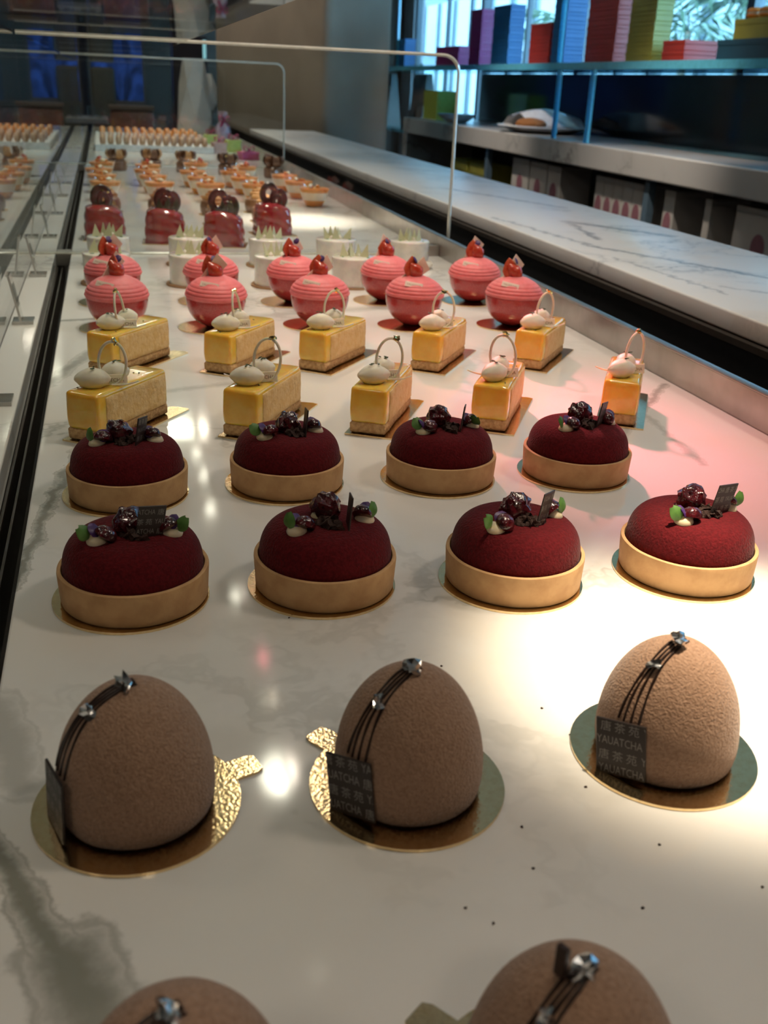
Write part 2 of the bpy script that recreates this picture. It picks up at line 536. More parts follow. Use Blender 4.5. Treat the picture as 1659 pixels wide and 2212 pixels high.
M_TRUNK = mat('palm_trunk', (.16, .11, .07), .8)
def frond_mesh(seed):
    rg = random.Random(seed)
    g = []
    L = 1.5
    pts = [(L * t, 0, .55 * L * t - .75 * L * t * t) for t in [i / 10 for i in range(11)]]
    g.append(tube(pts, .012, 5))
    for i in range(1, 11):
        for s in (-1, 1):
            p = pts[i]; l = .42 * (1 - .55 * i / 10)
            q = [(p[0], p[1], p[2]), (p[0] + .10, s * l * .5, p[2] - .03), (p[0] + .22, s * l, p[2] - .16 - rg.random() * .06), (p[0] + .05, s * l * .5, p[2] - .045)]
            g.append((q, [(0, 1, 2, 3)]))
    return merge(*g)
FROND = [me('frond', frond_mesh(i), M_PALM, False) for i in range(3)]
TRUNKM = me('trunk', tube([(0, 0, 0), (.05, .02, .9), (.02, 0, 2.0)], .07, 8, lambda t: 1 - .35 * t), M_TRUNK)
for (x, y, hs, lb) in [(5.5, 8.6, .98, 'feathery garden palm close outside the window, behind the lime carton'),
                       (7.2, 12.6, 1.0, 'garden palm outside the window, between two other palms'),
                       (7.4, 16.3, 1.0, 'garden palm outside the window, just before the facade')]:
    p = thing('garden_palm', lb, 'palm', (x, y, FLOOR_Z), RNG.uniform(0, 6), 'palms outside the window')
    ob('trunk', TRUNKM, p, sc=(1, 1, hs))
    for k in range(13):
        ob('frond', FROND[k % 3], p, (.02, 0, 2.0 * hs), (0, R(RNG.uniform(-25, 25)), 2 * PI * k / 13 + RNG.uniform(-.2, .2)))
gnd = struct('ground', span(X1 + .12, 40, -20, 40, FLOOR_Z - .1, FLOOR_Z), mat('paving_outside', (.30, .33, .33), .8, vscale=1))

# ------------------------------------------------------------------ pastry counter
SLAB_X0, SLAB_X1, END_Y = -.072, .611, 6.65
GX = -.138
START_Y = -.35
ctr = thing('counter_cabinet', 'dark counter cabinet carrying the marble slab and ledge', 'cabinet', (0, 0, 0))
ob('cabinet_body', me('cabinet_body', span(-.28, .60, START_Y + .02, END_Y - .02, FLOOR_Z, -.165), M_CAB, False), ctr)
ob('slot_lining', me('slot_lining', merge(span(-.099, -.0965, START_Y, END_Y, -.16, -.026), span(-.0745, -.072, START_Y, END_Y, -.16, -.026), span(-.0965, -.0745, START_Y, END_Y, -.16, -.06),
                                         span(-.0905, -.0885, START_Y, END_Y, -.06, -.0265)), M_BROWN, False), ctr)
for x in (-.27, .57):
    ob('bearer', me('bearer', span(x - .02, x + .02, START_Y + .05, END_Y - .05, -.165, -.026), M_CAB, False), ctr)
tag(ob('display_slab', me('display_slab', span(SLAB_X0, SLAB_X1, START_Y, END_Y, -.025, 0, .0015), M_SLAB, False)), 'long white marble display slab with a big grey-green vein', 'marble slab')
tag(ob('marble_ledge', me('marble_ledge', span(-.30, -.099, START_Y, END_Y, -.025, 0, .0015), M_SLAB, False)), 'narrow white marble ledge under the glass screen beyond the dark slot', 'marble ledge')
for y, lb in ((1.92, 'steel cap closing the dark slot at the divider between white and red cakes'), (3.89, 'steel cap closing the dark slot at the divider before the macarons')):
    tag(ob('slot_cap', me('slot_cap', span(-.0985, -.0725, y + .008, y + .045, -.025, -.0005, .001), M_STEEL, False)), lb, 'cap', 'slot caps')
rl = thing('steel_rail', 'brushed steel rail running along the edge of the marble slab', 'rail', (.6115, 0, 0))
ob('rail_face', me('rail_face', span(0, .0025, START_Y, END_Y, -.12, .034), M_STEEL, True), rl)
ob('rail_cap', me('rail_cap', span(0, .0115, START_Y, END_Y, .034, .0365, .0008), M_STEEL, True), rl)
st_ = thing('service_trough', 'black recessed trough between the steel rail and the raised worktop', 'trough', (0, 0, 0))
ob('trough_floor', me('trough_floor', span(.6145, .735, START_Y, END_Y, -.13, -.12), M_BLACK, False), st_)
ob('trough_back', me('trough_back', span(.731, .735, START_Y, END_Y, -.12, .026), M_BLACK, False), st_)
ob('bronze_lip', me('bronze_lip', span(.726, .736, START_Y, END_Y, .026, .0342), M_BROWN, False), st_)

wt = thing('service_worktop', 'raised white marble worktop with grey veins beyond the steel rail', 'worktop', (0, 0, 0))
ob('worktop_slab', me('worktop_slab', span(.737, 1.08, START_Y, 5.64, .0345, .060, .003, 3), M_WORK, True), wt)
ob('support_panel', me('support_panel', span(.745, 1.05, START_Y + .02, 5.60, FLOOR_Z, .0345), M_CAB, False), wt)

# front glass screen, top shelf and dividers
gs = thing('glass_front_screen', 'tall clear glass screen standing along the marble ledge beside the dark slot', 'glass screen', (GX, 0, 0))
ob('pane', me('pane', span(-.004, .004, .55, END_Y, .0005, .3535), M_GLASS, False), gs)
ob('base_bead', me('base_bead', span(-.0045, .0045, .55, END_Y, 0, .0022), mat('grey_silicone', (.16, .15, .14), .5), False), gs)
SH_X1 = .142
sh = thing('glass_top_shelf', 'horizontal glass shelf resting on the screen and dividers above the pastries', 'glass shelf', (0, 0, .3555))
ob('pane', me('pane', span(GX - .01, SH_X1, .30, END_Y, 0, .008), M_SHELF, False), sh)
ob('edge_band', me('edge_band', span(SH_X1, SH_X1 + .0012, .30, END_Y, 0, .008), M_EDGE, False), sh)

def divider(y, lb):
    t = thing('glass_divider', lb, 'glass divider', (0, y, 0), 0, 'glass dividers across the counter')
    x0, x1, z1, rc = GX + .006, .632, .3545, .030
    poly = [(x0, .002), (x1, .002)] + [(x1 - rc + rc * math.cos(a), z1 - rc + rc * math.sin(a)) for a in [i * PI / 2 / 8 for i in range(9)]] + [(x0, z1)]
    # a notch-free pane, its top just under the shelf
    ob('pane', me('pane', slabg(poly, .006), M_GLASS, False), t)
    rim = [(x, 0, z) for x, z in [(x1, .004)] + poly[2:-1] + [(x0, z1)]]
    ob('edge_band', me('edge_band', tube(rim, .0031, 6), M_EDGE), t)
    ob('foot_strip', me('foot_strip', tube([(x0, 0, .002), (x1, 0, .002)], .0028, 6), M_EDGE), t)
    ob('bracket', me('bracket', merge(span(.594, .611, -.012, .045, 0, .016, .001), span(.585, .611, -.014, -.006, 0, .020, .001)), M_STEEL, False), t)
    return t
divider(1.905, 'clear glass divider with a rounded corner standing between white and red cakes')
divider(3.885, 'clear glass divider with a rounded corner standing in front of the macaron tray')

# acrylic price holders on the ledge
M_ACR = clear_glass('clear_acrylic', tint=(.90, .92, .91), f0=.06)
M_ACRE = mat('acrylic_edge', (.50, .49, .46), .3)
hold_b = me('holder_base', boxg(.026, .030, .004, (0, 0, .002), .0008), M_ACR, False)
hold_e = me('holder_rim', merge(span(-.013, .013, -.0155, -.0147, .0003, .0042), span(-.013, .013, .0147, .0155, .0003, .0042)), M_ACRE, False)
hold_c = me('upright_plate', xf(boxg(.0025, .030, .058, (0, 0, .029)), rot=(0, R(-10), 0)), M_ACR, False)
hold_s = me('upright_rim', xf(merge(span(-.0014, .0014, -.0155, -.0147, 0, .058)), rot=(0, R(-10), 0)), M_ACRE, False)
spots_h = [(1.005, 'clear acrylic price holder on the ledge beside the yellow slices'), (1.358, 'clear acrylic price holder on the ledge beside the pink domes'),
           (1.695, 'clear acrylic price holder on the ledge beside the white cakes'), (2.108, 'clear acrylic price holder on the ledge beside the red cakes'),
           (2.468, 'clear acrylic price holder on the ledge beside the hazelnut choux'), (2.843, 'clear acrylic price holder on the ledge beside the orange cups'),
           (3.174, 'clear acrylic price holder on the ledge just before the strawberry cups')]
for y, lb in spots_h:
    t = thing('price_holder', lb, 'price holder', (-.1165, y, 0), 0, 'acrylic price holders on the ledge')
    ob('holder_base', hold_b, t); ob('holder_rim', hold_e, t); ob('upright_plate', hold_c, t, (-.002, 0, .0042)); ob('upright_rim', hold_s, t, (-.002, 0, .0042))

# ------------------------------------------------------------------ track lights above the counter
M_LAMPB = mat('black_lamp_body', (.02, .02, .02), .5)
track = thing('lighting_track', 'black ceiling track carrying the spotlights above the counter', 'lighting track', (.44, 2.9, CEIL_Z))
ob('track_rail', me('track_rail', span(-.02, .02, -2.7, 3.4, -.03, 0), M_LAMPB, False), track)
lamp_body = me('lamp_body', lathe([(0, .10), (.03, .10), (.034, .09), (.034, 0), (.030, 0), (.030, .02), (0, .02)], 20), M_LAMPB)
lamp_stem = me('lamp_stem', lathe([(0, .1095), (.006, .1095), (.006, .03), (0, .03)], 8), M_LAMPB)
def lamp(y, aim, power, size, blend, lb, color=LAMP_WARM, x=.44, radius=.055, lens=9.0):
    pos = Vector((x, y, CEIL_Z - .14))
    t = thing('track_spotlight', lb, 'spotlight', pos, 0, 'spotlights along the ceiling track')
    d = Vector(aim) - pos
    q = d.to_track_quat('-Z', 'Y')
    b = ob('lamp_body', lamp_body, t); b.rotation_mode = 'QUATERNION'; b.rotation_quaternion = q
    s = ob('lamp_stem', lamp_stem, t)
    lm = mat('lamp_lens_%s_%d' % ('pink' if color[1] < .5 else 'warm', int(lens * 10)), color, .3, emit=(color, lens))
    e = ob('lens', me('lens', lathe([(0, .018), (.027, .018), (.026, .006), (.020, -.005), (.010, -.011), (0, -.013)], 16), lm), t); e.rotation_mode = 'QUATERNION'; e.rotation_quaternion = q
    l = bpy.data.lights.new('spot_beam', 'SPOT')
    l.energy = power; l.color = color; l.spot_size = R(size); l.spot_blend = blend; l.shadow_soft_size = radius
    lo = bpy.data.objects.new('spot_beam', l); COL.objects.link(lo); lo.parent = t
    lo.rotation_mode = 'QUATERNION'; lo.rotation_quaternion = q
    lo.location = d.normalized() * .05
    return t
lamp(.50, (.335, .425, 0), 340, 13, .9, 'black ceiling spotlight aimed at the pale lit dome cake', x=.50, color=(1.0, .84, .62), radius=.03)
lamp(1.05, (.30, 1.25, 0), LAMP_WIDE * 2.0, 50, 1, 'black ceiling spotlight aimed at the yellow slices')
lamp(3.10, (.455, .83, 0), 800, 7.5, 1, 'black ceiling spotlight with a pink beam', color=(1.0, .22, .26), x=.43, radius=.09)
lamp(1.70, (.28, 1.75, 0), LAMP_WIDE * 1.7, 64, 1, 'added black fill spotlight above the pink domes', x=.36, lens=2.5)  # extra lamp added to make up lost light, lens kept dim
lamp(2.39, (.25, 2.15, 0), LAMP_WIDE * 2.2, 97, 1, 'black ceiling spotlight above the white cakes', x=.38, lens=32)
lamp(2.85, (.43, 2.40, 0), 330, 12, .7, 'black ceiling spotlight aimed at the marble beside the red cakes', x=.42)
lamp(3.60, (.20, 3.2, 0), LAMP_WIDE * 3.0, 64, 1, 'black ceiling spotlight above the strawberry cups', x=.40, lens=30)
lamp(4.50, (.20, 4.3, 0), LAMP_WIDE * 3.0, 64, 1, 'black ceiling spotlight above the gap before the macarons', x=.38, lens=40)
lamp(5.30, (.30, 5.3, 0), LAMP_WIDE * 2.4, 64, 1, 'black ceiling spotlight above the macaron tray', x=.38, lens=40)
lamp(4.95, (.20, 4.9, 0), LAMP_WIDE, 64, 1, 'black ceiling spotlight between the two above the macarons', x=.39, lens=40)
lamp(3.2, (2.1, 3.9, -.30), 120, 46, 1, 'black spotlight turned towards the rear counter and boxes', x=1.2)
lamp(5.0, (2.1, 5.6, -.30), 110, 46, 1, 'black spotlight turned towards the plate on the rear counter', x=1.2)

# added fill lights shaped as round ceiling discs
M_DISC = mat('lit_fill_disc', (1, .86, .66), .5, emit=((1.0, .82, .60), 5.0))
disc_ring = me('trim_ring', lathe([(.155, -.012), (.175, -.012), (.175, 0), (.155, 0)], 32), M_CEIL)
disc_pane = me('diffuser', lathe([(0, -.006), (.155, -.006), (.155, -.004), (0, -.004)], 32), M_DISC)
def disc(x, y, power, lb):
    t = thing('fill_light', lb, 'ceiling light', (x, y, CEIL_Z), 0, 'added round fill lights')
    ob('trim_ring', disc_ring, t); ob('diffuser', disc_pane, t)
    l = bpy.data.lights.new('disc_light', 'AREA'); l.shape = 'DISK'; l.size = .31; l.energy = power; l.color = LAMP_WARM
    lo = bpy.data.objects.new('disc_light', l); COL.objects.link(lo); lo.parent = t; lo.location = (0, 0, -.016)
for x, y, p, lb in FILL_DISCS:
    disc(x, y, p, lb)

# ------------------------------------------------------------------ shared little pieces
def board_mesh(r, tab=True, th=.0016, ox=0):
    pts = []
    n = 56
    half = .15
    for i in range(n):
        a = PI / 2 + half + (2 * PI - 2 * half) * i / (n - 1)
        pts.append((r * math.cos(a) + ox, r * math.sin(a)))
    if tab:
        e = r * math.sin(half)
        pts += [(e + ox, r + .010), (e * .75 + ox, r + .0135), (-e * .75 + ox, r + .0135), (-e + ox, r + .010)]
    return prism(pts, 0, th)

FL_SIL = [me('silver_flake', flake(.0050, s, .6), M_SILVER, False) for s in (1, 2, 3)]
FL_GOLD = [me('gold_flake', flake(.0028, s, .6), M_LEAFGOLD, False) for s in (4, 5)]
def print_row(x, z, W):
    """one line of the transfer print: three characters, then the name, over and over; x = where the first character starts"""
    out = []
    for k in range(-1, 2):
        x0 = x + k * 1.86 * W
        for q, ch in enumerate('唐茶苑'):
            out.append((ch, x0 + q * .28 * W, z - .012 * W, .16 * W, 1.0))
        out.append(('YAUATCHA', x0 + .86 * W, z, .17 * W, .92 * W / (glyphs('YAUATCHA')[2] * .17 * W / .70)))
    return out
def plaque_meshes(w_, h_, t_, W, offs, z0, pitch):
    """dark chocolate square and its repeated grey lettering"""
    pl = me('chocolate_plaque', boxg(w_, t_, h_, (0, 0, 0), t_ * .25, 1), M_PLAQ, False)
    rows = []
    for i, o in enumerate(offs):
        rows += print_row(-w_ / 2 + o * W, z0 - i * pitch, W)
    tx = me('lettering', text_rows(rows, w_ * .99, h_ * .99, -t_ / 2 - .00012), M_PRINT, False)
    return pl, tx

# ------------------------------------------------------------------ cocoa dome cakes
DR, DH = .0342, .0636
def dome_r(z):
    z0 = .013
    if z < z0:
        return DR * (1 - .055 * ((z0 - z) / z0) ** 2)
    u = (z - z0) / (DH - z0)
    return DR * max(0.0, 1 - u ** 2.1) ** .525
prof = [(0, .0018), (DR * .93, .0018)] + [(dome_r(z), z) for z in [.0018 + (.013 - .0018) * i / 5 for i in range(1, 6)]]
prof += [(dome_r(.013 + (DH - .013) * math.sin(PI / 2 * i / 26)), .013 + (DH - .013) * math.sin(PI / 2 * i / 26)) for i in range(1, 26)] + [(0, DH)]
DOME = me('mousse_dome', lathe(prof, 72, lambda a, z: .00025 * noise.noise(Vector((math.cos(a) * 2, math.sin(a) * 2, z * 60)))), M_COCOA, True, 60)
DBOARD = me('gold_board', board_mesh(.0455), M_GOLD, True, 30)
def dome_line(off, seed):
    rg = random.Random(seed)
    pts = []
    z_top = DH
    for i in range(19):
        t = i / 18
        if t < .12:
            u = t / .12
            pts.append((off * .48, .002 * (1 - u) - .004 * u, DH + .0002 - .0005 * u))
        else:
            u = (t - .12) / .88
            z = DH - .0006 - (DH - .030) * (u ** 1.35)
            r = dome_r(z)
            x = off * (.50 + .50 * u ** .7) + .0006 * math.sin(5 * u + seed)
            x = max(-r * .9, min(r * .9, x))
            pts.append((x, -math.sqrt(max(1e-8, r * r - x * x)) - .0002, z))
    return tube(pts, .00068, 6, lambda t: .8 + .35 * math.sin(9 * t + seed) ** 2)
DLINES = [me('chocolate_line', dome_line(o, i), M_CHOC) for i, o in enumerate((-.0050, -.0020, .0014, .0052))]
DPLQ = [plaque_meshes(.0245, .0285, .0012, .0245, (-.06, -1.05, .02, -1.05, .0), .0095, .0072),
        plaque_meshes(.0245, .0285, .0012, .0245, (.10, -.84, .06, -.80, .08), .0090, .0074)]
dome_spots = [
    (-.0040, .3745, 198, 0, 'brown cocoa dome cake whose plaque stands edge-on, next to the dark slot', 1),
    (.1178, .3640, 207, 0, 'brown cocoa dome cake in the middle of the row of three', 1),
    (.2500, .3635, 203, 1, 'pale brown cocoa dome cake lit brightly by the spotlight', 1),
    (.0040, .2060, 200, 0, 'brown cocoa dome cake cut off by the picture edge, beside the big grey vein', 0),
    (.1222, .1952, 208, 0, 'brown cocoa dome cake cut off by the picture edge, with an upright chocolate stick', 1)]
for i, (x, y, az, pv, lb, st) in enumerate(dome_spots):
    t = thing('dome_cake', lb, 'cake', (x, y, 0), R(az + 90), 'cocoa dome cakes')
    bd = ob('gold_board', DBOARD, t, rot=(0, 0, R((0, 100, 60, -35, 100)[i])))
    ob('mousse_dome', DOME, t)
    for d in DLINES:
        ob('chocolate_line', d, t)
    ob('silver_flake', FL_SIL[i % 3], t, (.001, -.003, DH + .0022), (.3, .2, i))
    ob('silver_flake', FL_SIL[(i + 1) % 3], t, (.0012, -dome_r(DH - .0075 - .002 * (i % 2)) - .0008, DH - .0070 - .002 * (i % 2)), (.75, 0, i * 2), (.8, .8, .8))
    pl, tx = DPLQ[pv]
    p = ob('chocolate_plaque', pl, t, (.001, -DR - .0014, .0166), (R(-4), R((-4, -10, -9, 0, 0)[i]), R((0, 14, 18, 8, 10)[i])))
    ob('lettering', tx, p)
    if i == 4:
        ob('chocolate_stick', me('chocolate_stick', boxg(.004, .0022, .011, (0, 0, .0055), .0003, 1), M_CHOC, False), t, (-.004, -.0075, DH - .001))

# ------------------------------------------------------------------ red velvet cherry tarts
TZ = .0505
wobc = lambda a, z: .0003 * noise.noise(Vector((math.cos(a) * 3, math.sin(a) * 3, z * 50)))
CRUST = me('tart_crust', lathe([(0, .0018), (.0440, .0018), (.0448, .003), (.0457, .021), (.0455, .0226), (.0445, .0232), (.0432, .0228), (.0428, .0205), (.0426, .013), (0, .013)], 72, wobc), M_CRUST, True, 50)
TZ = .0458
PUCK = me('red_mousse', lathe([(0, .0125), (.0420, .0125), (.0424, .020), (.0424, .023)] + [(.0424 * math.cos(a) ** .38, .023 + (TZ - .023) * math.sin(a) ** .95) for a in [PI / 2 * i / 16 for i in range(1, 16)]] + [(0, TZ)], 72), M_RED, True, 60)
TBOARD = me('gold_board', board_mesh(.0478, False), M_GOLD, True, 30)
CDOT = me('cream_dot', lathe([(0, -.0006), (.0060, -.0006), (.0066, .0012), (.0058, .0034), (.0036, .0052), (.0010, .0066), (0, .0070)], 20), M_CREAM)
CHER = me('cherry', ellip(.0082, .0074, .0076, (0, 0, .0066), 26, 16, 0, .28, 1), M_CHERRY)
HALFC = me('cherry_half', xf(lathe([(0, .0062), (.0030, .0060), (.0056, .0042), (.0068, .0012), (.0066, -.0004), (.0052, -.0010), (0, -.0014)], 20), sc=(1.05, .95, 1)), M_CHERRY)
def petalg(l, w_, curl, t=.0004):
    v, f = [], []
    nx, ny = 7, 5
    for i in range(nx):
        u = i / (nx - 1)
        ww = w_ * (math.sin(PI * (.12 + .80 * u)) ** .8)
        for j in range(ny):
            s = j / (ny - 1) * 2 - 1
            v.append((ww * s, 0 + curl * u * u * l + .25 * w_ * s * s, l * u))
    for i in range(nx - 1):
        for j in range(ny - 1):
            f.append((i * ny + j, i * ny + j + 1, (i + 1) * ny + j + 1, (i + 1) * ny + j))
    # give it a little thickness
    k = len(v)
    v += [(x, y + t, z) for x, y, z in v]
    f += [tuple(a + k for a in q[::-1]) for q in f]
    return v, f
PETAL = me('petal', petalg(.0105, .0058, .35), M_PETAL, True, 80)
LEAF = me('leaf', petalg(.0088, .0044, .5), M_GREEN, True, 80)
CRUMB = me('chocolate_crumb', merge(*[xf(flake(.0036, 20 + k, .8), (math.cos(k * 1.7) * .0038, math.sin(k * 1.7) * .0026, .001 + .0016 * (k % 2))) for k in range(5)]), M_CRUMB, False)
TPLQ = [plaque_meshes(.0170, .0245, .0010, .019, (.62, -.30, .66, -.26), .0070, .0064),
        plaque_meshes(.0225, .0265, .0010, .020, (.42, -.28, .46, -.26), .0080, .0067),
        plaque_meshes(.0155, .0230, .0010, .019, (.02, -.86, .02, -.84), .0068, .0062)]
ROW4 = ['next to the dark slot', 'second from the dark slot', 'third from the dark slot', 'at the steel rail end']
tart_spots = [  # x, y, rot, plaque mesh, plaque yaw, label
    (.0008, .5750, -4, 0, 22, 'nearer row'), (.1205, .5720, 2, 2, 82, 'nearer row'), (.2450, .5565, 6, 0, 38, 'nearer row'), (.3690, .5490, 9, 1, 16, 'nearer row'),
    (.0010, .7480, -3, 2, 66, 'farther row'), (.1255, .7515, 2, 2, 86, 'farther row'), (.2535, .7460, 3, 2, 64, 'farther row'), (.3735, .7400, 6, 2, 40, 'farther row')]
look_t = ['with lettered plaque', 'with edge-on plaque', 'with slanted plaque', 'with square lettered plaque', 'with dark petals', 'with needle-thin plaque', 'with big basil leaf', 'under pink light']
for i, (x, y, rz, pv, py, rw) in enumerate(tart_spots):
    rg = random.Random(40 + i)
    t = thing('cherry_tart', 'red cherry tart %s, %s, %s' % (look_t[i], ROW4[i % 4], rw), 'tart', (x, y, 0), R(rz), 'red velvet cherry tarts')
    ob('gold_board', TBOARD, t, (-.0022, -.0008, 0))
    ob('tart_crust', CRUST, t, rot=(0, 0, rg.uniform(0, 6)))
    ob('red_mousse', PUCK, t)
    j = lambda s: rg.uniform(-s, s)
    a = (-.0205 + j(.002), -.012 + j(.002), TZ - .0022)
    b = (-.002 + j(.002), .004 + j(.002), TZ - .0005)
    c = (.0235 + j(.002), -.004 + j(.002), TZ - .0024)
    for q in (a, c):
        ob('cream_dot', CDOT, t, q)
    ob('cream_dot', CDOT, t, (b[0] - .003, b[1] + .001, TZ - .0008), sc=(.8, .8, .7))
    ob('cherry_half', HALFC, t, (a[0] + .0045, a[1] - .0015, a[2] + .0050), (R(-18 + j(12)), R(20 + j(12)), j(2)))
    ob('cherry', CHER, t, (b[0], b[1] - .002, b[2] - .001), (j(.5), j(.5), j(3)), (1.3, 1.2, 1.25))
    ob('cherry_half', HALFC, t, (c[0] - .002, c[1] - .001, c[2] + .0052), (R(-30 + j(12)), R(-35 + j(12)), j(2)))
    ob('petal', PETAL, t, (a[0] + .001, a[1] - .003, a[2] + .0052), (R(-25), R(25), j(.8)), (1, 1, .85))
    ob('petal', PETAL, t, (c[0] - .001, c[1] - .003, c[2] + .0052), (R(-20), R(-12), j(.8)), (.9, .9, .85))
    ob('leaf', LEAF, t, (a[0] - .0045, a[1] - .002, a[2] + .0042), (R(10 + j(15)), R(-25 + j(10)), j(1)), (1.1, 1, 1))
    if i in (0, 1, 2, 3, 6):
        ob('leaf', LEAF, t, (c[0] + (.004 if i != 6 else 0), c[1] - .004, c[2] + .0042), (R((12, 15, 10, 20, 55, 0, 60)[i] if i < 7 else 10), R(22), j(1)), (1.2, 1, 1) if i == 6 else (1, 1, 1))
    ob('chocolate_crumb', CRUMB, t, (.002 + j(.002), -.0110 + j(.001), TZ - .001), (0, 0, j(3)), (1.35, 1.35, 1.35))
    pl, tx = TPLQ[pv]
    p = ob('chocolate_plaque', pl, t, (.0120, -.0120, TZ + .0080), (R(6), R(8), R(py)))
    ob('lettering', tx, p)

# ------------------------------------------------------------------ yellow citrus slices
SL, SW, SH = .104, .034, .0455
def slice_body():
    bm = bmesh.new()
    bmesh.ops.create_cube(bm, size=1)
    for q in bm.verts:
        q.co = Vector((q.co.x * SW, q.co.y * SL, q.co.z * (SH - .0115) + (SH + .0115) / 2))
    bmesh.ops.bevel(bm, geom=bm.edges[:], offset=.0032, segments=3, profile=.5, affect='EDGES')
    bmesh.ops.subdivide_edges(bm, edges=[e for e in bm.edges if e.calc_length() > .02], cuts=5, use_grid_fill=True)
    for q in bm.verts:
        z = q.co.z
        k = 1 + .035 * math.sin(PI * (z - .0115) / (SH - .0115))           # a soft belly
        q.co.x *= k
        q.co.y = q.co.y * (1 + .008 * math.sin(PI * (z - .0115) / (SH - .0115)))
        q.co += Vector((1, 1, .4)) * .0005 * noise.noise(q.co * 90)
    bm.verts.index_update()
    g = ([tuple(q.co) for q in bm.verts], [tuple(q.index for q in p.verts) for p in bm.faces])
    bm.free()
    return g
CURD = me('citrus_curd', slice_body(), M_CURD, True, 60)
def rough_box(sx, sy, z0, z1, cx, cy, amp, freq, nx=10, ny=26):
    bm = bmesh.new()
    bmesh.ops.create_cube(bm, size=1)
    for q in bm.verts:
        q.co = Vector((q.co.x * sx + cx, q.co.y * sy + cy, (z0 + z1) / 2 + q.co.z * (z1 - z0)))
    bmesh.ops.bevel(bm, geom=bm.edges[:], offset=min(sx, z1 - z0) * .16, segments=1, affect='EDGES')
    bmesh.ops.subdivide_edges(bm, edges=[e for e in bm.edges if e.calc_length() > .008], cuts=6, use_grid_fill=True)
    for q in bm.verts:
        q.co += noise.noise_vector(q.co * freq) * amp
    bm.verts.index_update()
    g = ([tuple(q.co) for q in bm.verts], [tuple(q.index for q in p.verts) for p in bm.faces])
    bm.free()
    return g
BISC = me('biscuit_base', rough_box(.0345, .1055, .0022, .0125, 0, 0, .0007, 220), M_BISCUIT, True, 70)
MOUS = me('mousse_layer', rough_box(.0030, .0900, .0125, .0415, .0167, .004, .00045, 150), M_MOUSSE, True, 70)
bw, bl = .0235, .063
SBOARD = me('gold_board', prism([(-bw, -bl), (bw, -bl), (bw, bl + .004), (bw - .006, bl + .006), (.004, bl + .003), (.002, bl - .003), (-.008, bl - .002), (-.010, bl + .002), (-bw + .003, bl + .002), (-bw, bl - .002)], 0, .0016), M_GOLD, False)
QUEN = me('quenelle', ellip(.0158, .0104, .0100, (0, 0, .0088), 28, 18, .30, .06, 3), M_QUEN)
RINGP = []
for i in range(41):
    a = R(-75) + R(355) * i / 40
    RINGP.append((.0125 * math.cos(a) + .0012 * (i / 40), .004 * (i / 40 - .5), .0200 + .0200 * math.sin(a)))
tail = [(-.004 - .017 * k / 6, .002 + .003 * k / 6, .001 + .004 * (k / 6) ** 2) for k in range(1, 7)]
RING = me('chocolate_ring', tube(RINGP, .0013, 8), M_WCHOC)
TAIL = me('chocolate_tail', tube([(.002, .002, .0012)] + tail, .0010, 8, lambda t: 1 - .4 * t), M_WCHOC)
SPLQ = me('name_plaque', boxg(.030, .0012, .0095, (0, 0, 0), .0003, 1), M_WCHOC, False)
_g = glyphs('YAUATCHA')
SLET = me('lettering', text_rows([('YAUATCHA', -.0122, -.0018, .0244 / _g[2] * .70, 1)], .03, .0095, -.00075), M_WPRINT, False)
THY = me('thyme_leaf', ellip(.0016, .0007, .0004, (0, 0, .0004), 8, 6, .4), M_THYME)
slice_spots = [(-.003, .912, 53), (.129, .908, 58), (.243, .903, 61), (.361, .899, 60), (.496, .899, 60),
               (.012, 1.135, 52), (.134, 1.125, 54), (.241, 1.123, 51), (.366, 1.111, 55), (.492, 1.107, 52)]
ROW5 = ['next to the dark slot', 'second from the dark slot', 'in the middle', 'second from the steel rail', 'next to the steel rail']
look_s = ['yellow citrus slice with white ring'] * 3 + ['orange-tinted citrus slice with pinkish cream', 'orange-tinted citrus slice on dark board'] + ['yellow citrus slice with white ring'] * 5
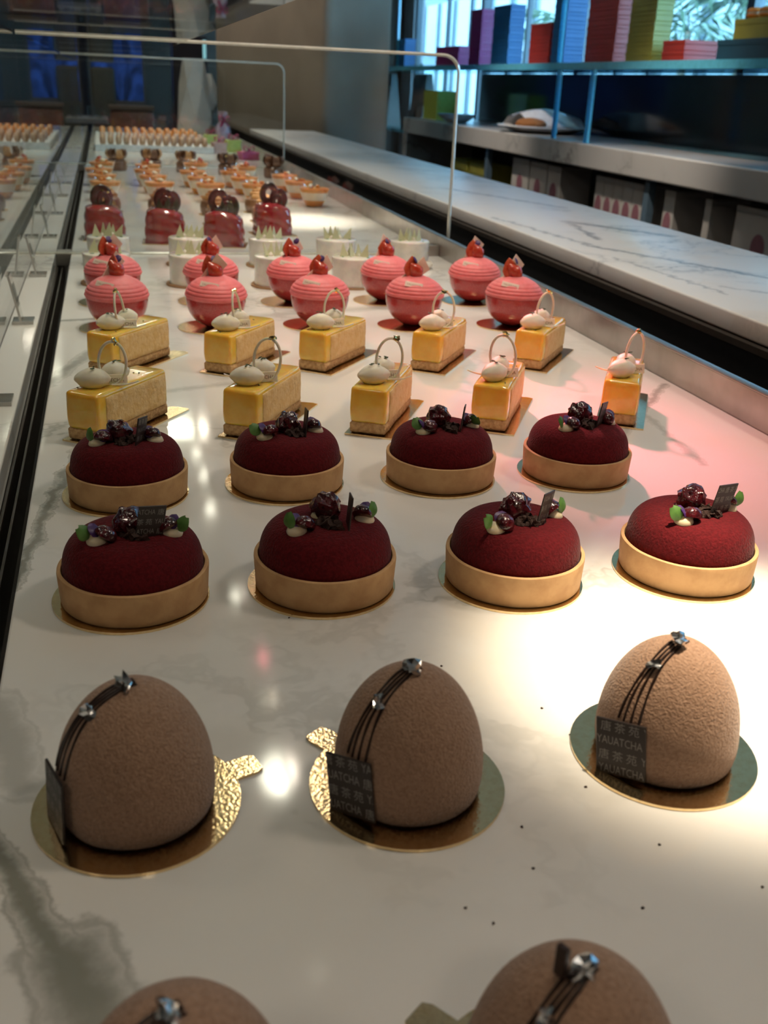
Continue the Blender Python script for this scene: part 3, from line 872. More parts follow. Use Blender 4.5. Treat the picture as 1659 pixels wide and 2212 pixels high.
for i, (x, y, th) in enumerate(slice_spots):
    rg = random.Random(90 + i)
    j = lambda s: rg.uniform(-s, s)
    t = thing('citrus_slice', '%s, %s, %s row' % (look_s[i], ROW5[i % 5], 'nearer' if i < 5 else 'farther'), 'cake slice', (x, y, 0), R(th - 90), 'yellow citrus slices')
    ob('gold_board', SBOARD, t, (.0028, .0075, 0))
    ob('biscuit_base', BISC, t)
    ob('citrus_curd', CURD, t)
    ob('mousse_layer', MOUS, t)
    yaw = R(-(th - 90)) + j(.35)
    ob('quenelle', QUEN, t, (-.001 + j(.002), -.032 + j(.003), SH - .0012), (0, 0, yaw + .15), (1, 1, 1))
    ob('quenelle', QUEN, t, (.000 + j(.002), -.004 + j(.003), SH - .0012), (0, 0, yaw + .5), (.85, .95, 1))
    rp = (.006 + j(.002), -.016 + j(.002), SH + .0002)
    r_ = ob('chocolate_ring', RING, t, rp, (R(j(8)), R(j(10)), R(-(th - 90)) + (R(75) if i == 5 else R(70) if i == 6 else j(.45))))
    ob('gold_flake', FL_GOLD[i % 2], r_, (.003 + j(.003), 0, .0405), (j(1), j(1), j(1)), (1.3, 1.3, 1.3))
    ob('chocolate_tail', TAIL, t, (-.008 if i in (3, 4, 1) else .010, -.018, SH + .0002), (0, 0, R(-(th - 90)) + (0 if i in (3, 4, 1) else PI)))
    p = ob('name_plaque', SPLQ, t, (.006, -.0185, SH + .0048), (R(-14), 0, R(-(th - 90)) + .02))
    ob('lettering', SLET, p)
    for k in range(7):
        ob('thyme_leaf', THY, t, (j(.013), rg.uniform(-.046, .03), SH + .0001), (j(.3), j(.5), j(3)))
    for k in range(3):
        ob('thyme_leaf', THY, t, (-.001 + j(.005), -.033 + j(.004), SH + .0176), (j(.4), j(.4), j(3)), (1.4, 1.4, 1.4))
    for k in range(3):
        ob('thyme_leaf', THY, t, (.000 + j(.004), -.004 + j(.003), SH + .0174), (j(.4), j(.4), j(3)), (1.5, 1.5, 1.5))

# ------------------------------------------------------------------ pink strawberry spheres
PR, PC = .0372, .0392
lp = [(0, .0016), (.012, .0016)]
for i in range(1, 15):
    a = -PI / 2 + .33 + (PI / 2 - .33 + .05) * i / 14
    lp.append((.0384 * math.cos(a) ** .82, PC + PR * math.sin(a)))
lp += [(.0384 * .95, PC + .0025), (0, PC + .0025)]
LOWER = me('red_shell', lathe(lp, 48), M_SHELLR, True, 60)
cp = [(0, PC + .001), (PR * .9, PC + .001), (.0386, PC + .0012)]
nr = 6
for i in range(nr * 8 + 1):
    u = i / (nr * 8)
    r0 = .0388 * max(0, 1 - (u * .97) ** 2.0) ** .56
    z0 = PC + .0022 + .0265 * u ** .95
    rid = (abs(math.sin(PI * u * nr)) ** .7) * .0014 * max(0, 1 - .95 * u)
    cp.append((r0 + rid, z0 + rid * .3))
cp.append((0, cp[-1][1] + .0004))
CAP = me('piped_cap', lathe(cp, 56, lambda a, z: .0004 * noise.noise(Vector((math.cos(a) * 2.5, math.sin(a) * 2.5, z * 40)))), M_PINK, True, 70)
PBOARD = me('gold_board', board_mesh(.0400, False), M_GOLD, True, 30)
def wedge(seed):
    v, f = ellip(.0125, .0075, .0075, (0, 0, 0), 16, 10, .62, .05, seed)
    v = [(x, y if y > 0 else y * .12, z) for x, y, z in v]
    return xf((v, f), rot=(0, R(-80), 0), loc=(0, 0, .009))
WEDGE = [me('strawberry_wedge', wedge(s), M_STRAW, True, 60) for s in (1, 2)]
SHARD = me('chocolate_shard', slabg([(-.006, 0), (.007, .001), (.017, .021), (.004, .029)], .0012), M_SHARD, False)
PPLQ = me('name_plaque', boxg(.0235, .0010, .0072, (0, 0, 0), .0002, 1), M_SHARD, False)
PLET = me('lettering', text_rows([('YAUATCHA', -.0094, -.0015, .0188 / _g[2] * .70, 1)], .0235, .0072, -.00064), M_WPRINT, False)
sph = [(.0018, 1.3158), (.1252, 1.3110), (.2627, 1.3160), (.3899, 1.3049), (.5295, 1.2950),
       (-.0021, 1.4790), (.1360, 1.4790), (.2540, 1.4680), (.3947, 1.4720), (.5297, 1.4573)]
for i, (x, y) in enumerate(sph):
    rg = random.Random(140 + i)
    j = lambda s: rg.uniform(-s, s)
    extra = ['with tilted shard', 'behind a citrus slice', 'with dark petals', 'with bright strawberry wedges', 'with pale shard', 'mostly hidden', 'with dark stalk', 'partly hidden', 'with pale name strip', 'against the rail'][i]
    t = thing('pink_dome', 'pink strawberry dome %s, %s, %s row' % (extra, ROW5[i % 5], 'nearer' if i < 5 else 'farther'), 'cake', (x, y, 0), R(j(8)), 'pink strawberry domes')
    ob('gold_board', PBOARD, t, (-.009, -.001, 0))
    ob('red_shell', LOWER, t, rot=(0, 0, j(3)))
    ob('piped_cap', CAP, t, rot=(R(j(2)), R(j(2)), j(3)))
    zt = PC + .0262
    ob('strawberry_wedge', WEDGE[0], t, (-.004, -.002, zt - .001), (R(-8), R(-12 + j(10)), j(1)), (1.45, 1.45, 1.35))
    ob('strawberry_wedge', WEDGE[1], t, (.005, .001, zt - .001), (R(-5), R(30 + j(10)), PI + j(.6)), (1.35, 1.35, 1.2))
    ob('chocolate_shard', SHARD, t, (-.012, .0015, zt - .004), (R(j(12)), R(18 + j(14)), R(10 + j(25))), (1.25, 1, 1.3))
    ob('petal', PETAL, t, (.001, -.003, zt + .019), (R(-10), R(j(25)), j(1)), (.85, .85, .8))
    aa = R(-118 + j(10)); el = .70
    ob_p = ob('name_plaque', PPLQ, t, (.0365 * math.cos(aa) * math.cos(el), .0365 * math.sin(aa) * math.cos(el), PC + .0205), (R(-36), R(8), aa + PI / 2))
    ob('lettering', PLET, ob_p)

# ------------------------------------------------------------------ white drum cakes
DRUM = me('glazed_drum', lathe([(0, .003), (.0350, .003), (.0352, .010), (.0348, .024), (.0352, .038), (.0356, .0445), (.0350, .0464), (.0338, .0470), (0, .0470)], 48), M_DRUM, True, 50)
WBOARD = me('kraft_board', lathe([(0, 0), (.0385, 0), (.0388, .0015), (.0385, .003), (0, .003)], 40), M_KRAFT, True, 40)
def spike(seed):
    rg = random.Random(seed)
    w_ = rg.uniform(.0065, .009); h_ = rg.uniform(.017, .023)
    return slabg([(-w_, 0), (w_ * .8, -.001), (rg.uniform(-.003, .003), h_)], .0011)
SPIKES = [me('chocolate_spike', spike(s), M_SPIKE, False) for s in range(4)]
DROP = me('meringue_drop', lathe([(0, 0), (.0075, 0), (.0085, .003), (.0062, .008), (.0025, .0115), (0, .013)], 18), M_MERI)
HERB = me('herb_speck', ellip(.0038, .002, .0008, (0, 0, .0004), 10, 6, .3), mat('green_zest', (.05, .16, .05), .5))
drums = [(-.010, 1.625), (.1185, 1.612), (.2490, 1.598), (.3720, 1.592), (-.006, 1.800), (.1287, 1.795), (.2650, 1.785), (.3840, 1.785), (.5150, 1.770)]
for i, (x, y) in enumerate(drums):
    rg = random.Random(200 + i)
    j = lambda s: rg.uniform(-s, s)
    pos = ROW4[i] if i < 3 else ('third from the steel rail' if i == 3 else ROW5[i - 4])
    t = thing('white_drum_cake', 'white drum cake with pale green spikes, %s, %s row' % (pos, 'nearer' if i < 4 else 'farther'), 'cake', (x, y, 0), j(.2), 'white drum cakes')
    ob('kraft_board', WBOARD, t, (-.002, 0, 0)); ob('glazed_drum', DRUM, t)
    for k in range(5):
        a = -.6 + .45 * k
        ob('chocolate_spike', SPIKES[k % 4], t, (-.016 + .0085 * k + j(.002), -.004 + .008 * (k % 2) + j(.003), .0466), (R(-14 + j(10)), R(-4 + 5 * k + j(8)), R(15 + j(35))))
    for k in range(3):
        ob('meringue_drop', DROP, t, (-.009 + .008 * k + j(.002), .002 + j(.004), .0466), sc=(.45, .45, .5))
    ob('herb_speck', HERB, t, (.022, -.010 + j(.005), .0469), (0, 0, j(3)))
    ob('herb_speck', HERB, t, (-.018, -.012 + j(.005), .0469), (0, 0, j(3)))
    for k in range(3):
        a = R((-52, -34, -18)[k])
        ob('meringue_drop', DROP, t, (.0372 * math.cos(a), .0372 * math.sin(a), .003), (R(-12), R(-10), j(2)), (.95, .95, .95))

# ------------------------------------------------------------------ red glazed cakes with chocolate loops
def redcake(slant):
    v, f = [], []
    n, m = 44, 26
    H = .064
    for k in range(m + 1):
        u = k / m
        z = .0016 + H * min(1, u * 1.0)
        sc = 1 - .16 * u ** 2.2
        if u > .86:
            sc *= math.sqrt(max(0, 1 - ((u - .86) / .14) ** 2 * .65))
        for i in range(n):
            a = 2 * PI * i / n
            c, s = math.cos(a), math.sin(a)
            rx = .0395 * abs(c) ** .55 * (1 if c > 0 else -1); ry = .031 * abs(s) ** .55 * (1 if s > 0 else -1)
            x = rx * sc; y = ry * sc
            ridge = (abs(math.sin(z * 150 + slant * x * 90 + .9 * math.sin(60 * y + x * 40))) - .5) * .0016
            q = Vector((x, y, 0)); q = q * (1 + ridge / max(.01, q.length))
            zz = z - (.010 * u * max(0, x / .0395) ** 1.2)
            v.append((q.x, q.y, zz))
    for k in range(m):
        for i in range(n):
            l = (i + 1) % n
            f.append((k * n + i, k * n + l, (k + 1) * n + l, (k + 1) * n + i))
    f.append(tuple(range(n))[::-1]); f.append(tuple(m * n + i for i in range(n)))
    return v, f
REDC = [me('raspberry_body', redcake(s), M_RASP, True, 60) for s in (.3, .55, .8)]
RBOARD = me('gold_board', prism([(-.044, -.036), (.044, -.036), (.044, .036), (-.044, .036)], 0, .0016), M_GOLD, False)
def loop(rx, rz, cx, cz, w_):
    pts = [(cx + rx * math.cos(a), 0, cz + rz * math.sin(a)) for a in [2 * PI * i / 28 for i in range(28)]]
    return tube(pts, .0040, 8, None, w_, True)
LOOP_A = me('chocolate_loop', merge(loop(.0140, .0175, -.004, .021, 1.7), xf(loop(.0135, .0165, .005, .018, 1.7), (.001, .008, 0), (0, 0, R(25))), xf(loop(.0075, .0105, 0, .016, 1.4), (0, -.004, 0))), M_CHOC)
LOOP_B = me('chocolate_loop', merge(loop(.0130, .0160, -.012, .024, 1.7), xf(loop(.0125, .0160, .010, .016, 1.7), (.001, .004, 0), (0, 0, R(-20))), xf(loop(.0070, .0095, .006, .012, 1.4), (0, -.005, 0))), M_CHOC)
for i, (x, y, v_, rz, lb) in enumerate([(-.012, 2.095, 0, 4, 'red glazed ridged cake with one dark chocolate loop, next to the dark slot'), (.102, 2.052, 0, -4, 'red glazed ridged cake with a tilted dark chocolate loop, second from the dark slot'),
                               (.2115, 2.018, 2, -12, 'wide red glazed ridged cake with twin chocolate loops, third from the dark slot'), (.329, 2.17, 1, 8, 'red glazed ridged cake with gold-flecked loops beside the bright light pool')]):
    t = thing('red_glazed_cake', lb, 'cake', (x, y, 0), R(rz), 'red glazed cakes')
    ob('gold_board', RBOARD, t); ob('raspberry_body', REDC[v_], t)
    l = ob('chocolate_loop', LOOP_A if i < 2 else LOOP_B, t, (0, 0, .0575), (0, R((0, 8, 6, 10)[i]), R((10, -20, 5, 0)[i])))
    ob('gold_flake', FL_GOLD[0], l, (-.002, -.004, .034)); ob('gold_flake', FL_GOLD[1], l, (.013, -.003, .026) if i > 1 else (.009, -.004, .030))

# ------------------------------------------------------------------ hazelnut choux with piped cream
CHB = me('choux_body', xf(lathe([(0, .0016), (.027, .0016), (.031, .008), (.032, .020), (.029, .031), (.020, .036), (0, .037)], 32), rot=(0, 0, 0)), M_MILKC)
SWP = []
for i in range(60):
    u = i / 59
    a = u * 5.5 * PI
    SWP.append(((.019 - .013 * u) * math.cos(a), (.019 - .013 * u) * math.sin(a), .037 + .020 * u))
SWIRL = me('piped_swirl', tube(SWP, .0062, 8, lambda t: 1.05 - .5 * t), M_CARAM)
CHB2 = me('round_board', lathe([(0, 0), (.036, 0), (.036, .0016), (0, .0016)], 32), M_GOLD)
for r_ in range(2):
    for c_ in range(4):
        x = (-.012, .112, .232, .345)[c_] + (.0, .006)[r_]; y = (2.36, 2.53)[r_] + (0, -.02, -.04, .02)[c_]
        t = thing('hazelnut_choux', 'brown hazelnut choux with caramel swirl, %s, %s row' % (ROW4[c_], ('nearer', 'farther')[r_]), 'cake', (x, y, 0), c_ * 1.3, 'hazelnut choux')
        ob('round_board', CHB2, t); ob('choux_body', CHB, t); ob('piped_swirl', SWIRL, t)

# ------------------------------------------------------------------ layered dessert cups
def cup_r(z):
    u = min(1, z / .052)
    return .018 + .024 * u ** .55
def layer(z0, z1):
    p = [(0, z0)] + [(cup_r(z0 + (z1 - z0) * i / 6) - .0012, z0 + (z1 - z0) * i / 6) for i in range(7)] + [(0, z1)]
    return lathe(p, 32)
CUPG = me('glass_bowl', lathe([(0, .0003), (.017, .0003)] + [(cup_r(.052 * i / 10), .001 + .052 * i / 10) for i in range(11)], 36), M_CUP)
L1 = me('orange_layer', layer(.0016, .0165), M_ORANGE); L2 = me('cream_layer', layer(.0166, .036), M_PANNA); L3 = me('orange_topping', layer(.0361, .046), M_ORANGE)
GAR = [me('fruit_cube', boxg(.009, .009, .008, (0, 0, .004), .0015), M_ORANGE, True), me('cream_curl', ellip(.011, .006, .006, (0, 0, .005), 14, 8, .5), M_QUEN), me('strawberry_half', ellip(.013, .009, .0095, (0, 0, .009), 14, 10, .45), M_STRAW)]
COLX = [-.008, .128, .258, .388, .512]
def cup(x, y, lb, straw, grp, seed):
    rg = random.Random(seed)
    t = thing('dessert_cup', lb, 'dessert cup', (x, y, 0), rg.uniform(0, 6), grp)
    ob('glass_bowl', CUPG, t); ob('orange_layer', L1, t); ob('cream_layer', L2, t); ob('orange_topping', L3, t)
    for k in range(3):
        ob('fruit_cube', GAR[0], t, (rg.uniform(-.015, .015), rg.uniform(-.015, .015), .046), (0, 0, rg.uniform(0, 3)))
    ob('cream_curl', GAR[1], t, (-.008, .006, .046), (0, 0, rg.uniform(0, 3)))
    if straw:
        ob('strawberry_half', GAR[2], t, (.006, -.003, .048), (0, R(-70), rg.uniform(0, 3)))
for r_, y in enumerate((2.78, 2.97, 3.16)):
    for c_, x in enumerate(COLX):
        yy = y + (0, .0, -.01, .0, -.085)[c_]
        cup(x + (0, 0, 0, -.01, .007)[c_] - .008 * r_, yy, 'orange and cream layered glass cup, %s, %s row' % (ROW5[c_], ('nearer', 'middle', 'farther')[r_]), False, 'orange and cream cups', 300 + 10 * r_ + c_)
for c_, x in enumerate((-.016, .121, .275, .417)):
    cup(x, (3.40, 3.34, 3.44, 3.34)[c_], 'glass cup topped with a red strawberry, %s' % ROW4[c_], True, 'strawberry cups', 340 + c_)

# ------------------------------------------------------------------ chocolate curl cakes
CURLB = me('chocolate_body', lathe([(0, .0016), (.031, .0016), (.033, .010), (.032, .030), (.026, .036), (0, .038)], 28), M_MILKC)
def curl():
    v, f = [], []
    for i in range(9):
        u = i / 8
        a = u * 2.4
        for s in (-1, -.33, .33, 1):
            v.append((s * .013 * (1 - .35 * u), -.022 * math.sin(a) * .8, .022 * (1 - math.cos(a)) * .8 + .004 * abs(s)))
    for i in range(8):
        for k in range(3):
            f.append((i * 4 + k, i * 4 + k + 1, i * 4 + 5 + k, i * 4 + 4 + k))
    n = len(v)
    v += [(x, y + .0012, z + .0008) for x, y, z in v]
    f += [tuple(a + n for a in q[::-1]) for q in f]
    return v, f
CURL = [me('chocolate_curl', curl(), m) for m in (M_MILKC, M_CARAM)]
for c_, (x, y) in enumerate([(.031, 3.66), (.147, 3.70), (.2595, 3.66), (.393, 3.58), (.535, 3.50)]):
    t = thing('chocolate_curl_cake', 'brown cake covered in chocolate curls, %s' % ROW5[c_], 'cake', (x, y, 0), c_, 'chocolate curl cakes')
    ob('chocolate_body', CURLB, t)
    for k in range(7):
        a = 2 * PI * k / 6 if k < 6 else 0
        ob('chocolate_curl', CURL[k % 2 if c_ < 3 else 0], t, (.016 * math.cos(a) if k < 6 else 0, .016 * math.sin(a) if k < 6 else 0, .034), (0, 0, a + 1.2))
    ob('gold_flake', FL_GOLD[c_ % 2], t, (.006, -.008, .058), sc=(1.4, 1.4, 1.4))

# ------------------------------------------------------------------ macaron tray
tr = thing('macaron_tray', 'long white tray holding rows of macarons at the far end of the slab', 'tray', (.20, 5.10, 0))
ob('tray_body', me('tray_body', merge(span(-.245, .245, -.52, .52, .0, .020, .003)), M_TRAY, False), tr)
ob('tray_lip', me('tray_lip', merge(span(-.245, .245, -.52, -.51, .020, .026), span(-.245, .245, .51, .52, .020, .026), span(-.245, -.238, -.51, .51, .020, .026), span(.238, .245, -.51, .51, .020, .026)), M_TRAY, False), tr)
mshell = [(0, .0095), (.008, .0092), (.015, .0074), (.0195, .0040), (.0205, .0012), (.0200, 0), (0, 0)]
def macaron(m_):
    a = me('macaron_shell', lathe(mshell, 20), m_)
    return a
MF = me('macaron_filling', lathe([(0, -.003), (.0188, -.003), (.0188, .003), (0, .003)], 20), M_FILL)
MS = [macaron(M_MACB), macaron(M_MACG), macaron(M_MACO)]
rows_m = [(4.66, 14, 0, 'brown macaron in the front row of the white tray, %s from the dark slot', 'front row macarons'), (4.90, 13, 1, 'grey-pink macaron in the second row of the white tray, %s from the dark slot', 'second row macarons'),
          (5.16, 12, 2, 'orange macaron in the third row of the white tray, %s from the dark slot', 'third row macarons'), (5.42, 12, 2, 'orange macaron in the last row of the white tray, %s from the dark slot', 'last row macarons')]
for y, n, k, lb, gp in rows_m:
    for i in range(n):
        x = -.012 + .424 * i / (n - 1)
        t = thing('macaron', lb % ORD[i], 'macaron', (x, y + RNG.uniform(-.006, .006), .0202 + .0205), RNG.uniform(-.12, .12), gp)
        ob('macaron_shell', MS[k], t, (.003, 0, 0), (0, PI / 2, 0)); ob('macaron_shell', MS[k], t, (-.003, 0, 0), (0, -PI / 2, 0)); ob('macaron_filling', MF, t, (0, 0, 0), (0, PI / 2, 0))

# ------------------------------------------------------------------ gift bags and boxes at the far end
M_CELLO = mat('lilac_cellophane', (.42, .36, .44), .2, color2=(.30, .22, .34), vscale=30, coat=.5)
M_BOW = mat('magenta_ribbon', (.42, .03, .16), .35)
M_LIME = mat('lime_card', (.42, .52, .12), .5); M_PINKC = mat('pink_card', (.55, .08, .22), .5); M_BLUSH = mat('blush_card', (.55, .36, .32), .5)
def bow():
    g = []
    for s in (-1, 1):
        pts = [(s * .022 * math.sin(a), 0, .013 * math.sin(2 * a) * .8 + .006 * math.sin(a)) for a in [PI * i / 10 for i in range(11)]]
        g.append(tube(pts, .006, 6, None, .3))
        g.append(tube([(0, 0, 0), (s * .010, -.004, -.012), (s * .018, -.006, -.026)], .005, 6, None, .3))
    return merge(*g, ellip(.006, .006, .006, (0, 0, 0), 8, 6))
BOWM = me('ribbon_bow', bow(), M_BOW)
BAGM = me('cellophane_bag', lathe([(0, 0), (.034, 0), (.038, .01), (.040, .05), (.034, .085), (.012, .108), (.020, .135), (.024, .15), (.0, .148)], 14, lambda a, z: .003 * math.sin(5 * a + z * 30)), M_CELLO)
for x, y, sc, lb in [(.560, 5.30, 1.0, 'tall lilac gift bag tied with a magenta bow at the far end'), ]:
    t = thing('gift_bag', lb, 'gift bag', (x, y, 0), .3); ob('cellophane_bag', BAGM, t, sc=(sc,) * 3); ob('ribbon_bow', BOWM, t, (0, -.02, .112 * sc), sc=(1.2, 1.2, 1.2))
for x, y, w_, h_, m_, lb in [(.475, 5.05, .05, .055, M_LIME, 'small lime box with a magenta bow beside the gift bag'), (.470, 4.62, .055, .045, M_BLUSH, 'small blush box with a magenta bow before the lime box'),
                             (.545, 4.75, .06, .05, M_LIME, 'lime gift box with a magenta bow by the steel rail'), (.555, 4.30, .07, .03, M_PINKC, 'flat pink gift box by the steel rail')]:
    t = thing('gift_box', lb, 'gift box', (x, y, 0), .2)
    ob('box_body', me('box_body', boxg(w_, w_ * .9, h_ * .75, (0, 0, h_ * .375), .001), m_, False), t)
    ob('box_lid', me('box_lid', boxg(w_ + .004, w_ * .9 + .004, h_ * .25, (0, 0, h_ * .875), .001), m_, False), t)
    ob('ribbon_bow', BOWM, t, (0, -.01, h_ + .008))

# a few crumbs on the marble
cg = []
for x, y in [(.252, .36), (.205, .41), (.21, .385), (.155, .30), (.16, .325), (.12, .285), (.128, .275), (.19, .27), (.245, .27), (.14, .43), (.165, .46), (.30, .66), (.09, .53), (.33, .30), (.02, .45), (.42, 1.02), (.20, .345), (.215, .302)]:
    cg.append(xf(flake(.0007, int(x * 1e4), .6), (x, y, .0004)))
co = ob('crumbs', me('crumbs', merge(*cg), M_CRUMB, False)); co['kind'] = 'stuff'; co['label'] = 'tiny chocolate crumbs scattered on the white marble'

# ------------------------------------------------------------------ rear counter, boxes and glass shelving
BX0, BX1, BZ = 2.03, 2.55, .10
rc = thing('rear_counter', 'grey marble rear counter with an open underside against the window', 'counter', (0, 0, 0))
ob('counter_top', me('counter_top', span(BX0, BX1, 1.6, 7.28, BZ - .098, BZ, .006, 2), M_BACK, False), rc)
ob('end_panel', me('end_panel', span(BX0, BX1, 7.18, 7.28, FLOOR_Z, BZ - .099, .004), M_BACK, False), rc)
ob('back_panel', me('back_panel', span(BX1 - .03, BX1, 1.6, 7.18, FLOOR_Z, BZ - .099), M_BLACK, False), rc)
ob('lower_shelf', me('lower_shelf', span(BX0 + .05, BX1 - .03, 1.6, 7.18, -.42, -.40), M_CAB, False), rc)
for y in (5.62, 3.76):
    ob('upright', me('upright', span(BX0 + .03, BX0 + .06, y - .02, y + .02, FLOOR_Z, BZ - .099), mat('blue_grey_metal', (.10, .16, .22), .4), False), rc)
sp = thing('splashback', 'dark glass splashback panel behind the rear counter', 'panel', (BX1 - .012, 0, BZ))
ob('dark_panel', me('dark_panel', span(0, .012, 1.6, 7.15, 0, .300), mat('smoked_glass', (.008, .014, .016), .12), False), sp)

gsx = thing('glass_wall_shelf', 'blue-edged glass shelf carrying the coloured boxes above the rear counter', 'shelf', (0, 0, .402))
ob('pane', me('pane', span(2.10, 2.56, 1.6, 9.3, 0, .030), M_BLUEGL, False), gsx)
ob('front_edge', me('front_edge', span(2.098, 2.10, 1.6, 9.3, 0, .030), M_BEDGE, False), gsx)
for y, z0, z1, x in [(4.72, BZ + .0005, .402, 2.06), (4.36, BZ + .0005, .402, 2.06), (4.86, .433, 1.6, 2.11), (7.92, .433, 1.0, 2.14)]:
    p = thing('glass_post', {4.72: 'slim blue glass post below the shelf, beside the covered plate', 4.36: 'slim blue glass post below the shelf, nearer the navy box end', 4.86: 'tall blue glass post above the shelf between blue and red boxes', 7.92: 'tall pale blue glass post at the far end of the shelf'}[y], 'post', (x, y, z0))
    ob('pane', me('pane', span(-.006, .006, -.014, .014, 0, z1 - z0), M_BLUEGL, False), p)
    ob('edge_band', me('edge_band', merge(span(-.006, .006, -.017, -.014, 0, z1 - z0), span(-.006, .006, .014, .017, 0, z1 - z0)), M_BEDGE, False), p)

def bcol(n, c):
    return mat(n, c, .45, vscale=8)
BOXM = {'magenta': bcol('magenta_card', (.30, .012, .16)), 'blue': bcol('blue_card', (.012, .13, .36)), 'red': bcol('red_card', (.42, .035, .025)), 'lime': bcol('olive_lime_card', (.34, .32, .05)), 'navy': bcol('teal_navy_card', (.010, .075, .13))}
BH = .0372
def box_stack(col, y0, y1, depth, n, lb, x0=2.15, h_=BH):
    d = max(.06, depth)
    b = me('box_base', boxg(d, y1 - y0, h_ * .60, (0, 0, h_ * .30), .0012, 1), BOXM[col], False)
    l = me('box_lid', boxg(d + .003, y1 - y0 + .003, h_ * .385, (0, 0, h_ * .60 + h_ * .1925), .0012, 1), BOXM[col], False)
    for k in range(n):
        t = thing('macaron_box', lb % ORD[k], 'box', (x0 + d / 2, (y0 + y1) / 2, .4325 + k * h_), RNG.uniform(-.012, .012), (lb % 'any')[:40])
        ob('box_base', b, t); ob('box_lid', l, t)
box_stack('magenta', 6.12, 6.31, .075, 8, 'flat magenta box, %s from the shelf in the tall magenta stack')
box_stack('blue', 5.66, 5.92, .085, 8, 'flat blue box, %s from the shelf in the stack beside the magenta one')
box_stack('red', 5.09, 5.35, .06, 5, 'flat dark red box, %s from the shelf in the short stack between blue stacks')
box_stack('blue', 4.91, 5.06, .10, 12, 'flat blue box, %s from the shelf in the stack beside the glass post')
box_stack('red', 4.38, 4.67, .075, 12, 'flat red box, %s from the shelf in the tall red stack')
box_stack('lime', 4.04, 4.26, .075, 12, 'flat olive lime box, %s from the shelf in the tall lime stack')
box_stack('red', 3.785, 3.95, .17, 2, 'low red box, %s from the shelf between lime stack and navy box')
box_stack('blue', 7.76, 8.00, .08, 5, 'flat blue box, %s from the shelf in the stack at the shelf end')
box_stack('magenta', 6.51, 6.98, .08, 3, 'low magenta box, %s from the shelf beyond the magenta stack')
def single(col, x0, d, y0, y1, z, h_, lb):
    t = thing('gift_carton', lb, 'box', (x0 + d / 2, (y0 + y1) / 2, z))
    ob('box_base', me('box_base', boxg(d, y1 - y0, h_ * .7, (0, 0, h_ * .35), .001, 1), BOXM[col], False), t)
    ob('box_lid', me('box_lid', boxg(d + .004, y1 - y0 + .004, h_ * .29, (0, 0, h_ * .845), .001, 1), BOXM[col], False), t)
single('navy', 2.13, .20, 3.05, 3.52, .4325, .065, 'wide navy box lying on the glass shelf under the lime carton')
single('lime', 2.16, .16, 3.10, 3.48, .498, .065, 'lime carton on top of the navy box, round treats on it')
for k in range(5):
    t = thing('shelf_macaron', 'round treat on top of the lime carton, %s from the picture edge' % ORD[k], 'macaron', (2.21, 3.14 + .075 * k, .5635), 0, 'treats on the lime carton')
    m_ = MS[0] if k < 3 else MS[2]
    ob('macaron_shell', m_, t, (0, 0, .0235), sc=(1.5, 1.5, 1.5)); ob('macaron_shell', m_, t, (0, 0, .0145), (PI, 0, 0), (1.5, 1.5, 1.5)); ob('macaron_filling', MF, t, (0, 0, .019), sc=(1.5, 1.5, 1.5))
    
# paper bags and boxes around the rear counter
M_BAGG = mat('grey_paper', (.20, .19, .18), .7, vscale=6)
lowsh = thing('glass_low_shelf', 'low glass shelf carrying grey paper bags beyond the rear counter', 'shelf', (0, 0, -.03))
ob('pane', me('pane', span(2.2, 2.6, 7.35, 10.2, 0, .02), M_BLUEGL, False), lowsh)
ob('front_edge', me('front_edge', span(2.198, 2.2, 7.35, 10.2, 0, .02), M_BEDGE, False), lowsh)
ob('shelf_bracket', me('shelf_bracket', merge(span(2.3, 2.34, 7.4, 7.44, FLOOR_Z + .03, 0), span(2.3, 2.34, 10.1, 10.14, FLOOR_Z + .03, 0)), M_FRAME, False), lowsh)
for y, lb in [(9.75, 'grey paper carrier bag standing deepest on the low shelf'), (8.95, 'grey paper carrier bag between two others on the low shelf'), (7.95, 'grey paper carrier bag nearer the lime pot on the low shelf')]:
    t = thing('paper_bag', lb, 'bag', (2.36, y, -.0095), R(-6), 'grey paper bags')
    ob('bag_body', me('bag_body', ([(-.06, -.29, 0), (.06, -.29, 0), (.06, .29, 0), (-.06, .29, 0), (-.02, -.25, .40), (.02, -.25, .40), (.02, .25, .40), (-.02, .25, .40)],
                                   [(0, 1, 2, 3), (4, 5, 6, 7), (0, 1, 5, 4), (1, 2, 6, 5), (2, 3, 7, 6), (3, 0, 4, 7)]), M_BAGG, False), t)
    ob('bag_handle', me('bag_handle', tube([(-.02, -.08, .40), (-.02, -.06, .45), (-.02, 0, .47), (-.02, .06, .45), (-.02, .08, .40)], .006, 6), M_BAGG), t)
t = thing('lime_pot', 'lime green square pot at the far end of the rear counter', 'pot', (2.22, 7.05, BZ + .0005))
ob('pot_wall', me('pot_wall', merge(span(-.07, .07, -.16, .16, 0, .01), span(-.07, -.06, -.16, .16, .01, .18), span(.06, .07, -.16, .16, .01, .18), span(-.06, .06, -.16, -.15, .01, .18), span(-.06, .06, .15, .16, .01, .18)), mat('lime_ceramic', (.44, .48, .06), .4), False), t)
M_CHINA = mat('white_china', (.60, .60, .62), .25)
t = thing('shallow_bowl', 'small white bowl beside the lime pot', 'bowl', (2.17, 6.52, BZ + .0005))
ob('bowl_shell', me('bowl_shell', lathe([(0, 0), (.06, 0), (.10, .025), (.125, .05), (.12, .05), (.095, .028), (.055, .008), (0, .006)], 28), M_CHINA), t)
t = thing('napkin_plate', 'white plate with a folded napkin over brown bread on the rear counter', 'plate', (2.26, 5.32, BZ + .0005))
